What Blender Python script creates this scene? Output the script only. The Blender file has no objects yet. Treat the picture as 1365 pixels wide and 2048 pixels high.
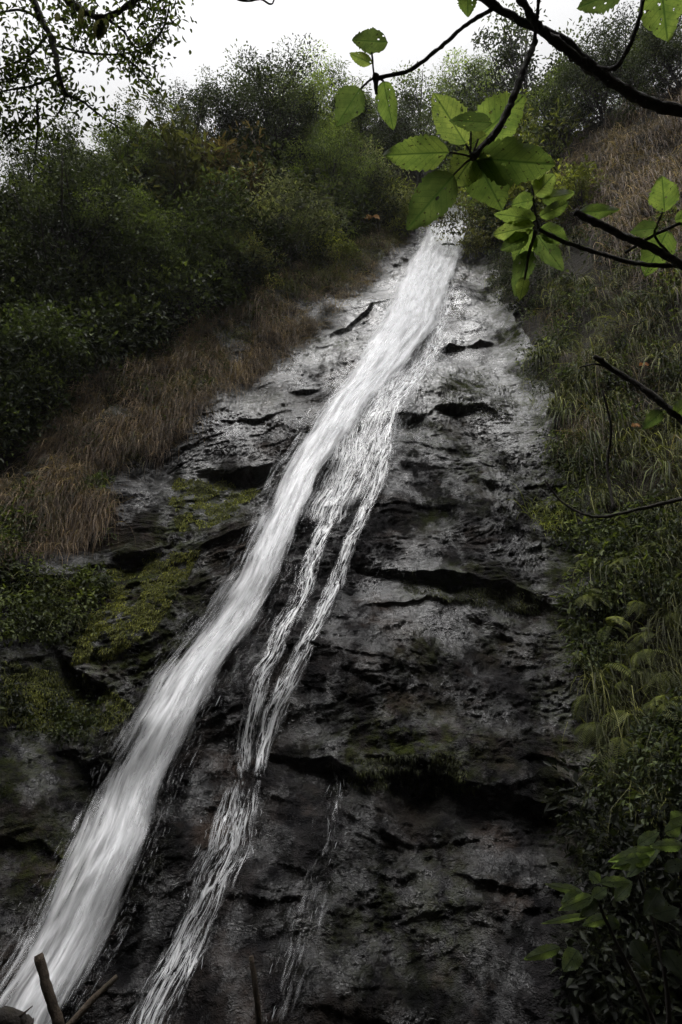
import bpy, math, random
import numpy as np
from mathutils import Vector
R = math.radians
random.seed(7); rng = np.random.default_rng(7)
S = bpy.context.scene
COL = S.collection

# ------------------------------------------------------------------ camera, sky, sun, exposure
PITCH = R(25); EYE = np.array([0.0, 0.0, 1.6]); CP, SP = math.cos(PITCH), math.sin(PITCH)
cam = bpy.data.objects.new('camera', bpy.data.cameras.new('camera')); COL.objects.link(cam)
cam.location = EYE; cam.rotation_euler = (R(90)+PITCH, 0, 0)
cam.data.sensor_fit = 'VERTICAL'; cam.data.sensor_height = 36; cam.data.lens = 24
cam.data.clip_start = 0.05; cam.data.clip_end = 3000
S.camera = cam

W = bpy.data.worlds.new('World'); S.world = W; W.use_nodes = True
nt = W.node_tree; nt.nodes.clear()
sky = nt.nodes.new('ShaderNodeTexSky'); sky.sky_type = 'NISHITA'; sky.sun_disc = False
SUN_EL, SUN_AZ = 68, 200          # azimuth measured like the sky texture's rotation
sky.sun_elevation = R(SUN_EL); sky.sun_rotation = R(SUN_AZ); sky.air_density = 1.0; sky.dust_density = 6.0; sky.ozone_density = 1.0
hs = nt.nodes.new('ShaderNodeHueSaturation'); hs.inputs['Saturation'].default_value = 0.06
# an even cloud deck over the clear-sky colours
mx = nt.nodes.new('ShaderNodeMix'); mx.data_type = 'RGBA'; mx.inputs[0].default_value = 0.8
mx.inputs[7].default_value = (11.3, 11.3, 11.4, 1)
bg = nt.nodes.new('ShaderNodeBackground'); bg.inputs['Strength'].default_value = 0.072
wo = nt.nodes.new('ShaderNodeOutputWorld')
nt.links.new(sky.outputs[0], hs.inputs['Color']); nt.links.new(hs.outputs[0], mx.inputs[6])
# the cloud is thin towards the veiled sun: brighter round it, greyer towards the horizon
tc = nt.nodes.new('ShaderNodeTexCoord'); dt = nt.nodes.new('ShaderNodeVectorMath'); dt.operation = 'DOT_PRODUCT'
GL = R(78); dt.inputs[1].default_value = (math.sin(R(SUN_AZ))*math.cos(GL), math.cos(R(SUN_AZ))*math.cos(GL), math.sin(GL))
nt.links.new(tc.outputs['Generated'], dt.inputs[0])
cl = nt.nodes.new('ShaderNodeClamp'); nt.links.new(dt.outputs['Value'], cl.inputs[0])
pw = nt.nodes.new('ShaderNodeMath'); pw.operation = 'POWER'; pw.inputs[1].default_value = 7; nt.links.new(cl.outputs[0], pw.inputs[0])
ma = nt.nodes.new('ShaderNodeMath'); ma.operation = 'MULTIPLY_ADD'; ma.inputs[1].default_value = 3.8; ma.inputs[2].default_value = .52; nt.links.new(pw.outputs[0], ma.inputs[0])
vm = nt.nodes.new('ShaderNodeVectorMath'); vm.operation = 'SCALE'; nt.links.new(mx.outputs[2], vm.inputs[0]); nt.links.new(ma.outputs[0], vm.inputs['Scale'])
nt.links.new(vm.outputs[0], bg.inputs[0]); nt.links.new(bg.outputs[0], wo.inputs[0])

sun = bpy.data.objects.new('sun', bpy.data.lights.new('sun', 'SUN')); COL.objects.link(sun)
sun.data.energy = 1.2; sun.data.angle = R(40); sun.data.color = (1, .97, .93)
az = R(SUN_AZ); el = R(SUN_EL)
sd = Vector((math.sin(az)*math.cos(el), math.cos(az)*math.cos(el), math.sin(el)))
sun.rotation_euler = sd.to_track_quat('Z', 'Y').to_euler()

S.view_settings.view_transform = 'Standard'; S.view_settings.look = 'None'
S.view_settings.exposure = 0.65; S.view_settings.gamma = 1
S.render.engine = 'CYCLES'
S.cycles.max_bounces = 5; S.cycles.diffuse_bounces = 2; S.cycles.glossy_bounces = 2
S.cycles.transmission_bounces = 3; S.cycles.transparent_max_bounces = 16
S.cycles.use_denoising = True; S.cycles.denoising_prefilter = 'NONE'; S.cycles.sample_clamp_indirect = 4; S.cycles.caustics_reflective = False; S.cycles.caustics_refractive = False

# ------------------------------------------------------------------ numeric helpers
def h2(ix, iy, s):
    n = (ix*374761393 + iy*668265263 + s*974711) & 0xFFFFFFFF
    n = ((n ^ (n >> 13))*1274126177) & 0xFFFFFFFF
    return ((n ^ (n >> 16)) & 0xFFFF)/65536.0
def perlin(x, y, s=0):
    x = np.asarray(x, float); y = np.asarray(y, float)
    xi = np.floor(x).astype(np.int64); yi = np.floor(y).astype(np.int64)
    fx = x-xi; fy = y-yi
    def g(a, b, dx, dy):
        t = h2(a, b, s)*2*math.pi
        return np.cos(t)*dx + np.sin(t)*dy
    u = fx*fx*fx*(fx*(fx*6-15)+10); v = fy*fy*fy*(fy*(fy*6-15)+10)
    a = g(xi, yi, fx, fy); b = g(xi+1, yi, fx-1, fy); c = g(xi, yi+1, fx, fy-1); d = g(xi+1, yi+1, fx-1, fy-1)
    return (a*(1-u)+b*u)*(1-v) + (c*(1-u)+d*u)*v
def fbm(x, y, o=4, s=0, gain=.5):
    r = 0; a = 1
    for k in range(o):
        r = r + a*perlin(x*2**k, y*2**k, s+k*17); a *= gain
    return r
def billow(x, y, o=3, s=0, gain=.5):
    r = 0; a = 1
    for k in range(o):
        r = r + a*np.abs(perlin(x*2**k, y*2**k, s+k*13)); a *= gain
    return r*2-.5
def ridge(x, y, o=4, s=0):
    r = 0; a = 1
    for k in range(o):
        r = r + a*(1-2*np.abs(perlin(x*2**k, y*2**k, s+k*31))); a *= .5
    return r/1.9 - .6
def sst(a, b, x):
    t = np.clip((x-a)/(b-a), 0, 1); return t*t*(3-2*t)
def nrm(a): return a/(np.linalg.norm(a, axis=-1, keepdims=True)+1e-9)

def ray(u, v):                     # direction of a photo pixel (full 1365 x 2048 frame)
    dx = (np.asarray(u, float)-682.5)/682.5*.5; dy = (1024-np.asarray(v, float))/1024*.75
    return np.stack([dx, CP-dy*SP, SP+dy*CP], -1)
def pt(u, v, d):                   # the point at distance d in front of the camera
    return EYE + ray(u, v)*np.asarray(d, float)[..., None]
def project(P):
    q = np.asarray(P)-EYE
    f = q[..., 1]*CP+q[..., 2]*SP; up = -q[..., 1]*SP+q[..., 2]*CP
    return 682.5+q[..., 0]/f*1365, 1024-up/f/.75*1024, f

# ------------------------------------------------------------------ the terrain: y = Y(x, z), a steep ravine head
XL = ([-4, 0, 4, 6, 9, 12, 18, 25, 30, 60], [-9, -8, -7, -5.8, -4.6, -3.4, 0.0, 3.9, 4.6, 5])
XB = ([-4, 1.5, 6.3, 14, 22, 30, 60], [2.7, 2.9, 3.8, 4.5, 4.9, 5.6, 6])
def xl(z): return np.interp(z, *XL)
def xb(z): return np.interp(z, *XB)
def Yb(x, z):
    y = 8 + .5*z - .15*np.maximum(0, z-25) - .12*np.maximum(0, z-30)
    L = np.maximum(0, xl(z)+1.5-x)
    y = y - .3*L - .004*L*L*np.clip(z/12, 0, 1)
    rr = np.maximum(0, x-xb(z)+.4)
    y = y - 1.0*rr*rr/(rr+1.0)*1.15
    y = y - .5*np.exp(-((x-1.5)/3.0)**2)*np.exp(-((z-8)/7)**2)         # the dome of the slab
    y = y - .9*sst(-2.5, -4.8, x+.35*(z-2))*sst(7.5, 3.5, z)          # buttress beside the fall
    y = y + 1.6*np.exp(-((x-4.7)/.8)**2)*sst(22.5, 26, z)             # notch the stream comes through
    return y
def hit(u, v):
    u = np.atleast_1d(np.asarray(u, float)); v = np.atleast_1d(np.asarray(v, float))
    d = ray(u, v); n = len(u); res = np.full(n, np.nan)
    prev = np.full(n, 3.0)
    for t in np.arange(3.0, 70, .25):
        P = EYE + d*t
        ins = (P[:, 1] > Yb(P[:, 0], P[:, 2])) & np.isnan(res)
        res[ins] = t
    lo = res-.25; hi = res.copy()
    for _ in range(12):
        m = (lo+hi)/2; P = EYE+d*m[:, None]
        i = P[:, 1] > Yb(P[:, 0], P[:, 2]); hi = np.where(i, m, hi); lo = np.where(i, lo, m)
    return EYE + d*hi[:, None]

# ledges read off the photograph: pixel line, depth of the undercut, height of the undercut
LEDGES = [
 ([(405,955),(470,938),(520,928),(566,920)], .50, .55),
 ([(690,1122),(760,1130),(850,1146),(960,1166),(1040,1180),(1130,1215)], .42, .40),
 ([(440,1480),(470,1485),(520,1500),(680,1530),(850,1545),(1000,1580),(1120,1630),(1260,1700)], .60, .65),
 ([(590,1000),(640,1005),(700,1010),(740,990)], .16, .3),
 ([(660,860),(740,850),(800,835),(880,812),(960,812),(1060,860)], .38, .6),
 ([(830,705),(900,690),(960,682),(1015,690)], .22, .35),
 ([(480,1735),(620,1735),(760,1738),(900,1750),(1020,1765),(1160,1800)], .16, .22),
 ([(215,1120),(280,1105),(350,1080)], .5, .4),
 ([(90,1290),(160,1330),(230,1380),(265,1402)], .6, .45),
 ([(540,800),(620,775),(700,745)], .10, .16),
 ([(430,855),(520,840),(600,818)], .08, .14),
 ([(300,930),(380,890),(470,868)], .07, .16),
 ([(780,600),(720,640),(640,690)], .14, .25),
 ([(700,1210),(860,1195),(980,1215)], .07, .12),
 ([(100,1480),(180,1520),(260,1560)], .3, .35),
 ([(-60,1650),(60,1690),(170,1740)], .35, .4),
]
LG = []
for pl, d, h in LEDGES:
    p = hit([a for a, b in pl], [b for a, b in pl]); o = np.argsort(p[:, 0]); LG.append((p[o, 0], p[o, 2], d, h))
def Yr(x, z, fine=True):
    y = Yb(x, z)
    wob = .16*fbm(x*1.3, z*1.3, 4, 5)
    for lx, lz, d, h in LG:
        zl = np.interp(x, lx, lz) + wob + .04*perlin(x*5, x*0, 9)
        ll = (lx[-1]-lx[0])*.42; win = sst(lx[0]-.1, lx[0]+ll, x)*sst(lx[-1]+.1, lx[-1]-ll, x)
        win = win*np.clip(.62+1.3*perlin(x*1.7+lz[0], z*.4, 19), .12, 1.1)
        t = zl-z
        y = y + win*d*sst(-.02, .10, t)*np.exp(-np.maximum(t, 0)/h) - win*.12*np.exp(-np.maximum(-t, 0)/.5)*(t < 0)
    y = y - .55*fbm(x*.28+3, z*.22, 3, 11)
    ca, sa = math.cos(.42), math.sin(.42)
    a, b = x*ca+z*sa, -x*sa+z*ca                                       # along and across the dipping beds
    left = sst(1.0, -1.5, x-.32*(z-8))
    b2 = z+.10*x
    def saw(q, s1):                                                    # bedding: slabs that end in a sharp undercut
        t = q-np.floor(q); return np.where(t < .06, t/.06, 1-(t-.06)/.94)
    wq = .30*fbm(x*.5, z*.5, 4, 27); hi = 1-.62*sst(5, 11, z)
    amp = np.clip(.38+1.4*fbm(x*.45, z*.9, 3, 28), 0, 1.2); amp2 = np.clip(.2+1.6*fbm(x*.9+5, z*1.4, 3, 29), 0, 1.2)
    y = y - hi*left*(.20*amp*saw(b*.62+wq, 1) + .10*amp2*saw(b*1.9+wq*2.2+.3, 2) + .045*amp*saw(b*4.6+wq*4, 3))
    y = y - hi*(1-left)*(.15*amp*saw(b2*.36+wq*.9+.2, 4) + .09*amp2*saw(b2*1.15+wq*1.8, 5) + .03*amp2*saw(b2*3.1+wq*3.4, 6))
    y = y - .12*fbm(x*.8, z*.8, 3, 33)
    if fine:
        w2 = fbm(x*.7, z*.7, 2, 61)
        y = y - .06*fbm(x*2.0, z*2.4+w2, 5, 31, .6)*(.5+1.2*np.clip(w2+.3, 0, 1))
        ang = .25*fbm(x*.5, z*.5, 2, 63); p_ = x+ang*z
        lump = .55+.9*np.clip(fbm(x*.45+7, z*.45, 3, 65)+.15, -.4, .8)
        lump = lump*(1-.72*sst(8, 14, z)*sst(-1.5, 1.5, x-xl(z))) 
        lump = lump*(1-.5*np.exp(-((x-1.6)/1.5)**2)*np.exp(-((z-4.7)/.9)**2))
        y = y - lump*(.030*billow(p_*2.2+w2, z*3.6-.5*p_, 2, 51) + .040*billow(p_*5.5+.4*w2, z*7.5+w2*3, 3, 53, .6))
        flute = np.exp(-((x-3.0)/1.3)**2)*np.exp(-((z-7.2)/2.0)**2) + .5*sst(1.6, .2, z)*sst(-1, .5, x)
        y = y - .085*flute*ridge((x+.38*z)*4.2, z*.7, 3, 45)
    return y

def hillY(x, z):                    # the earth slopes either side, running into the rock at its rim
    w = sst(-.3, 2.0, np.maximum(xl(z)-x, x-xb(z)))
    return (1-w)*(Yr(x, z, False)+.12) + w*(Yb(x, z) + .5*fbm(x*.4, z*.4, 4, 71) + .15 + .35*fbm(x*1.3, z*1.3, 3, 73))

# ------------------------------------------------------------------ object helpers
def tag(o, label=None, cat=None, group=None, kind=None):
    for k, v in (('label', label), ('category', cat), ('group', group), ('kind', kind)):
        if v: o[k] = v
    return o
def empty(name, loc, label=None, cat=None, group=None, kind=None):
    o = bpy.data.objects.new(name, None); COL.objects.link(o); o.location = [float(c) for c in loc]; o.empty_display_size = .1
    return tag(o, label, cat, group, kind)
def mk(name, V, F, mat, parent=None, tint=None, uv=None, smooth=True, col=None):
    """One mesh object from vertex and quad arrays; vertices are in world space when parentless."""
    V = np.asarray(V, np.float32); F = np.asarray(F, np.int32)
    m = bpy.data.meshes.new(name)
    m.vertices.add(len(V)); m.vertices.foreach_set('co', V.ravel())
    k = F.shape[1]
    m.loops.add(F.size); m.loops.foreach_set('vertex_index', F.ravel())
    m.polygons.add(len(F)); m.polygons.foreach_set('loop_start', np.arange(0, F.size, k, dtype=np.int32))
    if smooth: m.polygons.foreach_set('use_smooth', np.ones(len(F), bool))
    if tint is not None:
        a = m.attributes.new('tint', 'FLOAT', 'POINT'); a.data.foreach_set('value', np.asarray(tint, np.float32).ravel())
    if col:
        for nm, vals in col.items():
            a = m.attributes.new(nm, 'FLOAT', 'POINT'); a.data.foreach_set('value', np.asarray(vals, np.float32).ravel())
    if uv is not None:
        l = m.uv_layers.new(name='UVMap'); l.data.foreach_set('uv', np.asarray(uv, np.float32)[F.ravel()].ravel())
    m.update(calc_edges=True); m.validate()
    m.materials.append(mat)
    o = bpy.data.objects.new(name, m); COL.objects.link(o)
    if parent: o.parent = parent
    return o
def gridf(nu, nv):
    i = np.arange(nu-1)[:, None]*nv + np.arange(nv-1)[None]
    return np.stack([i, i+nv, i+nv+1, i+1], -1).reshape(-1, 4)
class Acc:
    def __init__(s): s.V = []; s.F = []; s.T = []; s.U = []; s.n = 0
    def add(s, V, F, t=0., uv=None):
        V = np.asarray(V, float); s.V.append(V); s.F.append(np.asarray(F)+s.n)
        s.T.append(np.broadcast_to(np.asarray(t, float), (len(V),)))
        s.U.append(np.zeros((len(V), 2)) if uv is None else uv); s.n += len(V)
    def mk(s, name, mat, parent=None, off=None, **k):
        V = np.concatenate(s.V)
        if off is not None: V = V-np.asarray(off)
        return mk(name, V, np.concatenate(s.F), mat, parent, np.concatenate(s.T), np.concatenate(s.U), **k)
def tube(P, r, n=6, cap=True, rough=0.0):
    P = np.asarray(P, float); r = np.broadcast_to(np.asarray(r, float), (len(P),))
    T = nrm(np.gradient(P, axis=0)); ref = np.array([.31, .17, .93]);
    A = nrm(np.cross(T, ref)); B = np.cross(T, A)
    th = np.linspace(0, 2*np.pi, n, endpoint=False)
    rr = r[:, None]*(1+rough*rng.normal(size=(len(P), n)))
    V = P[:, None]+rr[..., None]*(A[:, None]*np.cos(th)[None, :, None]+B[:, None]*np.sin(th)[None, :, None])
    V = V.reshape(-1, 3); F = []
    i = np.arange(len(P)-1)[:, None]*n; j = np.arange(n)[None]; k = (j+1) % n
    F = np.stack([i+j, i+k, i+n+k, i+n+j], -1).reshape(-1, 4)
    if cap:
        m = len(V); V = np.vstack([V, P[:1], P[-1:]]); e = (len(P)-1)*n
        c1 = [(m, (q+1) % n, q, q) for q in range(n)]; c2 = [(m+1, e+q, e+(q+1) % n, e+(q+1) % n) for q in range(n)]
        # caps as quads that use every second rim vertex
        c1 = [(m, (q+2) % n, (q+1) % n, q) for q in range(0, n, 2)]; c2 = [(m+1, e+q, e+(q+1) % n, e+(q+2) % n) for q in range(0, n, 2)]
        F = np.vstack([F, c1, c2])
    return V, F
def spline(P, n=24):
    P = np.asarray(P, float); t = np.r_[0, np.cumsum(np.linalg.norm(np.diff(P, axis=0), axis=1))]
    q = np.linspace(0, t[-1], n)
    m = np.gradient(P, t, axis=0); out = []
    for x in q:
        i = min(max(np.searchsorted(t, x)-1, 0), len(t)-2); h = t[i+1]-t[i]; s = (x-t[i])/h
        out.append((2*s**3-3*s**2+1)*P[i]+(s**3-2*s**2+s)*h*m[i]+(-2*s**3+3*s**2)*P[i+1]+(s**3-s**2)*h*m[i+1])
    return np.array(out)
def leaves(P, D, N, L, Wd, fold=.25):
    """folded six-point leaves: P base, D along, N face normal"""
    n = len(P); D = nrm(D); Sd = nrm(np.cross(D, N)); N = np.cross(Sd, D)
    L = np.broadcast_to(L, (n,))[:, None]; Wd = np.broadcast_to(Wd, (n,))[:, None]
    q = lambda l, w, f: P + D*L*l + Sd*Wd*w + N*Wd*f - N*L*(l*l*.18)
    V = np.stack([q(0, 0, 0), q(.32, .48, fold), q(.7, .36, fold*.8), q(1, 0, 0), q(.7, -.36, fold*.8), q(.32, -.48, fold)], 1).reshape(-1, 3)
    b = np.arange(n)[:, None]*6
    return V, np.concatenate([b+np.array([0, 1, 2, 3]), b+np.array([0, 3, 4, 5])])
def blades(P, D, L, Wd, droop, seg=4):
    """curved tapering grass blades; droop bends them towards -z"""
    n = len(P); D = nrm(D); L = np.broadcast_to(L, (n,)); Wd = np.broadcast_to(Wd, (n,)); droop = np.broadcast_to(droop, (n,))
    pts = [P]; d = D.copy()
    for k in range(seg):
        d = nrm(d + np.array([0, 0, -1.])*(droop/seg)[:, None]*(1+.6*k)); pts.append(pts[-1]+d*(L/seg)[:, None])
    pts = np.stack(pts, 1)
    side = nrm(np.cross(D, rng.normal(size=(n, 3))))
    w = (Wd[:, None]*np.array([.7, 1, .85, .55, .06])[None, :seg+1])[..., None]
    V = np.stack([pts-side[:, None]*w/2, pts+side[:, None]*w/2], 2).reshape(-1, 3)
    b = np.arange(n)[:, None, None]*(seg+1)*2 + np.arange(seg)[None, :, None]*2
    return V, (b+np.array([0, 1, 3, 2])).reshape(-1, 4), (seg+1)*2
def inpoly(u, v, poly):
    r = np.zeros(len(u), bool); n = len(poly)
    for i in range(n):
        x1, y1 = poly[i]; x2, y2 = poly[(i+1) % n]
        c = ((y1 > v) != (y2 > v)); xx = (x2-x1)*(v-y1)/((y2-y1) if y2 != y1 else 1e-9)+x1
        r ^= c & (u < xx)
    return r
def scatter(poly, n):
    p = np.array(poly, float); lo, hi = p.min(0), p.max(0); out = np.zeros((0, 2))
    while len(out) < n:
        q = lo+rng.random((n*2, 2))*(hi-lo); out = np.vstack([out, q[inpoly(q[:, 0], q[:, 1], poly)]])
    q = out[:n]; P = hit(q[:, 0], q[:, 1]); P = P[~np.isnan(P[:, 0])]; P[:, 1] = hillY(P[:, 0], P[:, 2]); return P
def nb(x, z):                       # terrain normal (outward)
    e = .15; gx = (Yb(x+e, z)-Yb(x-e, z))/(2*e); gz = (Yb(x, z+e)-Yb(x, z-e))/(2*e)
    return nrm(np.stack([gx, -np.ones_like(gx), gz], -1))

# ------------------------------------------------------------------ materials
def mat(name):
    m = bpy.data.materials.new(name); m.use_nodes = True; t = m.node_tree; t.nodes.clear()
    o = t.nodes.new('ShaderNodeOutputMaterial'); return m, t, o
class NT:
    def __init__(s, t): s.t = t
    def n(s, typ, **k):
        x = s.t.nodes.new(typ)
        for a, b in k.items(): setattr(x, a, b)
        return x
    def l(s, a, b): s.t.links.new(a, b)
    def noise(s, vec, scale, detail=6, rough=.6, dist=0):
        x = s.n('ShaderNodeTexNoise'); x.inputs['Scale'].default_value = scale; x.inputs['Detail'].default_value = detail
        x.inputs['Roughness'].default_value = rough; x.inputs['Distortion'].default_value = dist
        if vec is not None: s.l(vec, x.inputs['Vector'])
        return x.outputs[0]
    def ramp(s, f, stops):
        x = s.n('ShaderNodeValToRGB'); e = x.color_ramp.elements
        while len(e) < len(stops): e.new(.5)
        for el, (p, c) in zip(e, stops):
            el.position = p; el.color = c if len(c) == 4 else (*c, 1)
        s.l(f, x.inputs[0]); return x.outputs[0]
    def rng(s, f, a, b, c, d):
        x = s.n('ShaderNodeMapRange'); s.l(f, x.inputs[0])
        for i, q in enumerate((a, b, c, d)): x.inputs[i+1].default_value = q
        return x.outputs[0]
    def math(s, op, a, b=None):
        x = s.n('ShaderNodeMath', operation=op)
        for i, q in enumerate((a, b)):
            if q is None: continue
            if isinstance(q, (int, float)): x.inputs[i].default_value = q
            else: s.l(q, x.inputs[i])
        return x.outputs[0]
    def mix(s, f, a, b, mode='MIX'):
        x = s.n('ShaderNodeMix', data_type='RGBA', blend_type=mode)
        for i, q in ((0, f), (6, a), (7, b)):
            if isinstance(q, (int, float)): x.inputs[i].default_value = q
            elif isinstance(q, tuple): x.inputs[i].default_value = (*q, 1)
            else: s.l(q, x.inputs[i])
        return x.outputs[2]
    def attr(s, name): x = s.n('ShaderNodeAttribute', attribute_name=name); return x.outputs['Fac']
    def pos(s, scale=(1, 1, 1), rot=(0, 0, 0)):
        g = s.n('ShaderNodeTexCoord'); m = s.n('ShaderNodeMapping'); m.inputs['Scale'].default_value = scale; m.inputs['Rotation'].default_value = rot
        s.l(g.outputs['Object'], m.inputs[0]); return m.outputs[0]

def rock_mat():
    m, t, o = mat('wet_rock'); N = NT(t); p = N.pos()
    b = N.n('ShaderNodeBsdfPrincipled')
    big = N.noise(p, .5, 5, .6); mid = N.noise(p, 3.5, 6, .65); fine = N.noise(p, 22, 5, .7); grit = N.noise(p, 70, 3, .7)
    c = N.ramp(mid, [(.32, (.006, .006, .007)), (.5, (.017, .016, .017)), (.70, (.045, .042, .042))])
    c = N.mix(N.rng(big, .5, .68, 0, .7), c, (.045, .034, .026))
    c = N.mix(N.rng(grit, .55, .75, 0, .55), c, (.07, .067, .066))
    stain = N.noise(N.pos((1.6, 1.6, .22), (0, .25, 0)), 1.6, 6, .65)
    c = N.mix(N.rng(stain, .48, .62, 0, .85), c, (.004, .004, .0045))
    c = N.mix(N.rng(N.noise(p, .9, 6, .65), .56, .70, 0, .75), c, (.070, .052, .042))
    ms = N.math('MULTIPLY', N.attr('moss'), N.rng(N.noise(p, 5, 6, .7), .42, .58, 0, 1))
    mc = N.ramp(fine, [(.3, (.010, .014, .003)), (.6, (.045, .055, .010)), (.8, (.10, .105, .022))])
    c = N.mix(ms, c, mc)
    dry = N.attr('dry')
    N.l(c, b.inputs['Base Color'])
    wetp = N.rng(N.noise(p, 1.1, 5, .65), .35, .65, .12, .42)
    r = N.math('ADD', wetp, N.math('MULTIPLY', ms, .5)); r = N.math('ADD', r, N.math('MULTIPLY', dry, .25))
    N.l(r, b.inputs['Roughness']); b.inputs['IOR'].default_value = 1.5; b.inputs['Coat IOR'].default_value = 1.55
    b.inputs['Coat Weight'].default_value = .6; b.inputs['Coat Roughness'].default_value = .16
    film = N.rng(N.math('ADD', N.noise(N.pos((1, 1, .8)), 1.5, 7, .7), N.math('MULTIPLY', N.attr('calm'), .25)), .49, .63, .02, 1)
    N.l(N.math('MULTIPLY', film, .5), b.inputs['Specular IOR Level'])
    N.l(N.math('MULTIPLY', N.math('MULTIPLY', film, N.math('SUBTRACT', 1.0, ms)), N.math('SUBTRACT', .95, N.math('MULTIPLY', dry, .7))), b.inputs['Coat Weight'])
    def bil(q): return N.math('ABSOLUTE', N.math('SUBTRACT', q, .5))
    st = bil(N.noise(N.pos((1.0, 1.0, 1.7), (0, .2, 0)), 9, 3, .6, .5)); s2 = bil(N.noise(N.pos((1, 1, 1.4), (0, -.3, 0)), 24, 3, .6, .3))
    hgt = N.math('ADD', N.math('MULTIPLY', st, .075), N.math('ADD', N.math('MULTIPLY', s2, .045), N.math('MULTIPLY', grit, .006)))
    bp = N.n('ShaderNodeBump'); bp.inputs['Strength'].default_value = 1; bp.inputs['Distance'].default_value = 1.0
    N.l(N.math('SUBTRACT', 1.0, N.math('MULTIPLY', N.attr('calm'), .58)), bp.inputs['Strength'])
    N.l(hgt, bp.inputs['Height']); N.l(bp.outputs[0], b.inputs['Normal']); N.l(bp.outputs[0], b.inputs['Coat Normal'])
    N.l(b.outputs[0], o.inputs[0]); return m
def soil_mat():
    m, t, o = mat('dark_soil'); N = NT(t); p = N.pos(); b = N.n('ShaderNodeBsdfPrincipled')
    c = N.ramp(N.noise(p, 2.5, 8, .7), [(.3, (.010, .009, .006)), (.55, (.030, .024, .014)), (.8, (.045, .045, .018))])
    N.l(c, b.inputs['Base Color']); b.inputs['Roughness'].default_value = .95
    bp = N.n('ShaderNodeBump'); bp.inputs['Distance'].default_value = .15; N.l(N.noise(p, 6, 8, .7), bp.inputs['Height']); N.l(bp.outputs[0], b.inputs['Normal'])
    N.l(b.outputs[0], o.inputs[0]); return m
def leaf_mat(name, rough=.45, trans=.35, dark=(.35, .36, .28), light=(2.3, 2.2, 1.6)):
    """foliage: object colour times a per-leaf tint, light passing through the blades"""
    m, t, o = mat(name); N = NT(t); oi = N.n('ShaderNodeObjectInfo')
    k = N.ramp(N.attr('tint'), [(0, dark), (.5, (.9, .9, .9)), (1, light)])
    c = N.mix(1.0, oi.outputs['Color'], k, 'MULTIPLY')
    b = N.n('ShaderNodeBsdfPrincipled'); N.l(c, b.inputs['Base Color']); b.inputs['Roughness'].default_value = rough; b.inputs['Specular IOR Level'].default_value = .22
    tr = N.n('ShaderNodeBsdfTranslucent'); N.l(N.mix(1.0, c, (1.3, 1.35, .6), 'MULTIPLY'), tr.inputs[0])
    x = N.n('ShaderNodeMixShader'); x.inputs[0].default_value = trans
    N.l(b.outputs[0], x.inputs[1]); N.l(tr.outputs[0], x.inputs[2]); N.l(x.outputs[0], o.inputs[0]); return m
def bark_mat(name, a, bcol, moss=0.0):
    m, t, o = mat(name); N = NT(t); p = N.pos(); b = N.n('ShaderNodeBsdfPrincipled')
    c = N.ramp(N.noise(p, 30, 6, .7), [(.3, a), (.7, bcol)])
    c = N.mix(N.rng(N.noise(p, 12, 5, .7), .5, .65, 0, moss), c, (.030, .036, .010))
    N.l(c, b.inputs['Base Color']); b.inputs['Roughness'].default_value = .85
    bp = N.n('ShaderNodeBump'); bp.inputs['Distance'].default_value = .012; N.l(N.noise(p, 60, 6, .75), bp.inputs['Height']); N.l(bp.outputs[0], b.inputs['Normal'])
    N.l(b.outputs[0], o.inputs[0]); return m
def water_mat(name, thr, soft, su, sv, amax):
    """white water: foam streaks along the flow (u across, v along, in metres) with clear gaps between"""
    m, t, o = mat(name); N = NT(t)
    uv = N.n('ShaderNodeUVMap'); mp = N.n('ShaderNodeMapping'); mp.inputs['Scale'].default_value = (su, sv, 1); N.l(uv.outputs[0], mp.inputs[0])
    n1 = N.noise(mp.outputs[0], 1.0, 5, .62, .35)
    mp2 = N.n('ShaderNodeMapping'); mp2.inputs['Scale'].default_value = (su*3.4, sv*2.0, 1); N.l(uv.outputs[0], mp2.inputs[0])
    n2 = N.noise(mp2.outputs[0], 1.0, 4, .6)
    n = N.math('ADD', N.math('MULTIPLY', n1, .65), N.math('MULTIPLY', n2, .35))
    n = N.math('ADD', N.math('MULTIPLY', n, 2.0), -.5)
    f = N.attr('fade')
    a = N.math('ADD', n, N.math('SUBTRACT', f, .5))
    a = N.rng(a, thr-soft, thr+soft, 0, amax)
    d = N.n('ShaderNodeBsdfDiffuse'); d.inputs[0].default_value = (.93, .94, .96, 1)
    tr = N.n('ShaderNodeBsdfTranslucent'); tr.inputs[0].default_value = (.93, .94, .96, 1)
    g = N.n('ShaderNodeBsdfGlossy'); g.inputs[1].default_value = .35; g.inputs[0].default_value = (.9, .9, .92, 1)
    bp = N.n('ShaderNodeBump'); bp.inputs['Distance'].default_value = .018; N.l(n, bp.inputs['Height'])
    N.l(bp.outputs[0], d.inputs['Normal']); N.l(bp.outputs[0], g.inputs['Normal'])
    x = N.n('ShaderNodeMixShader'); x.inputs[0].default_value = .3; N.l(d.outputs[0], x.inputs[1]); N.l(tr.outputs[0], x.inputs[2])
    y = N.n('ShaderNodeMixShader'); y.inputs[0].default_value = .12; N.l(x.outputs[0], y.inputs[1]); N.l(g.outputs[0], y.inputs[2])
    tp = N.n('ShaderNodeBsdfTransparent'); z = N.n('ShaderNodeMixShader')
    N.l(a, z.inputs[0]); N.l(tp.outputs[0], z.inputs[1]); N.l(y.outputs[0], z.inputs[2]); N.l(z.outputs[0], o.inputs[0]); return m
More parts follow.
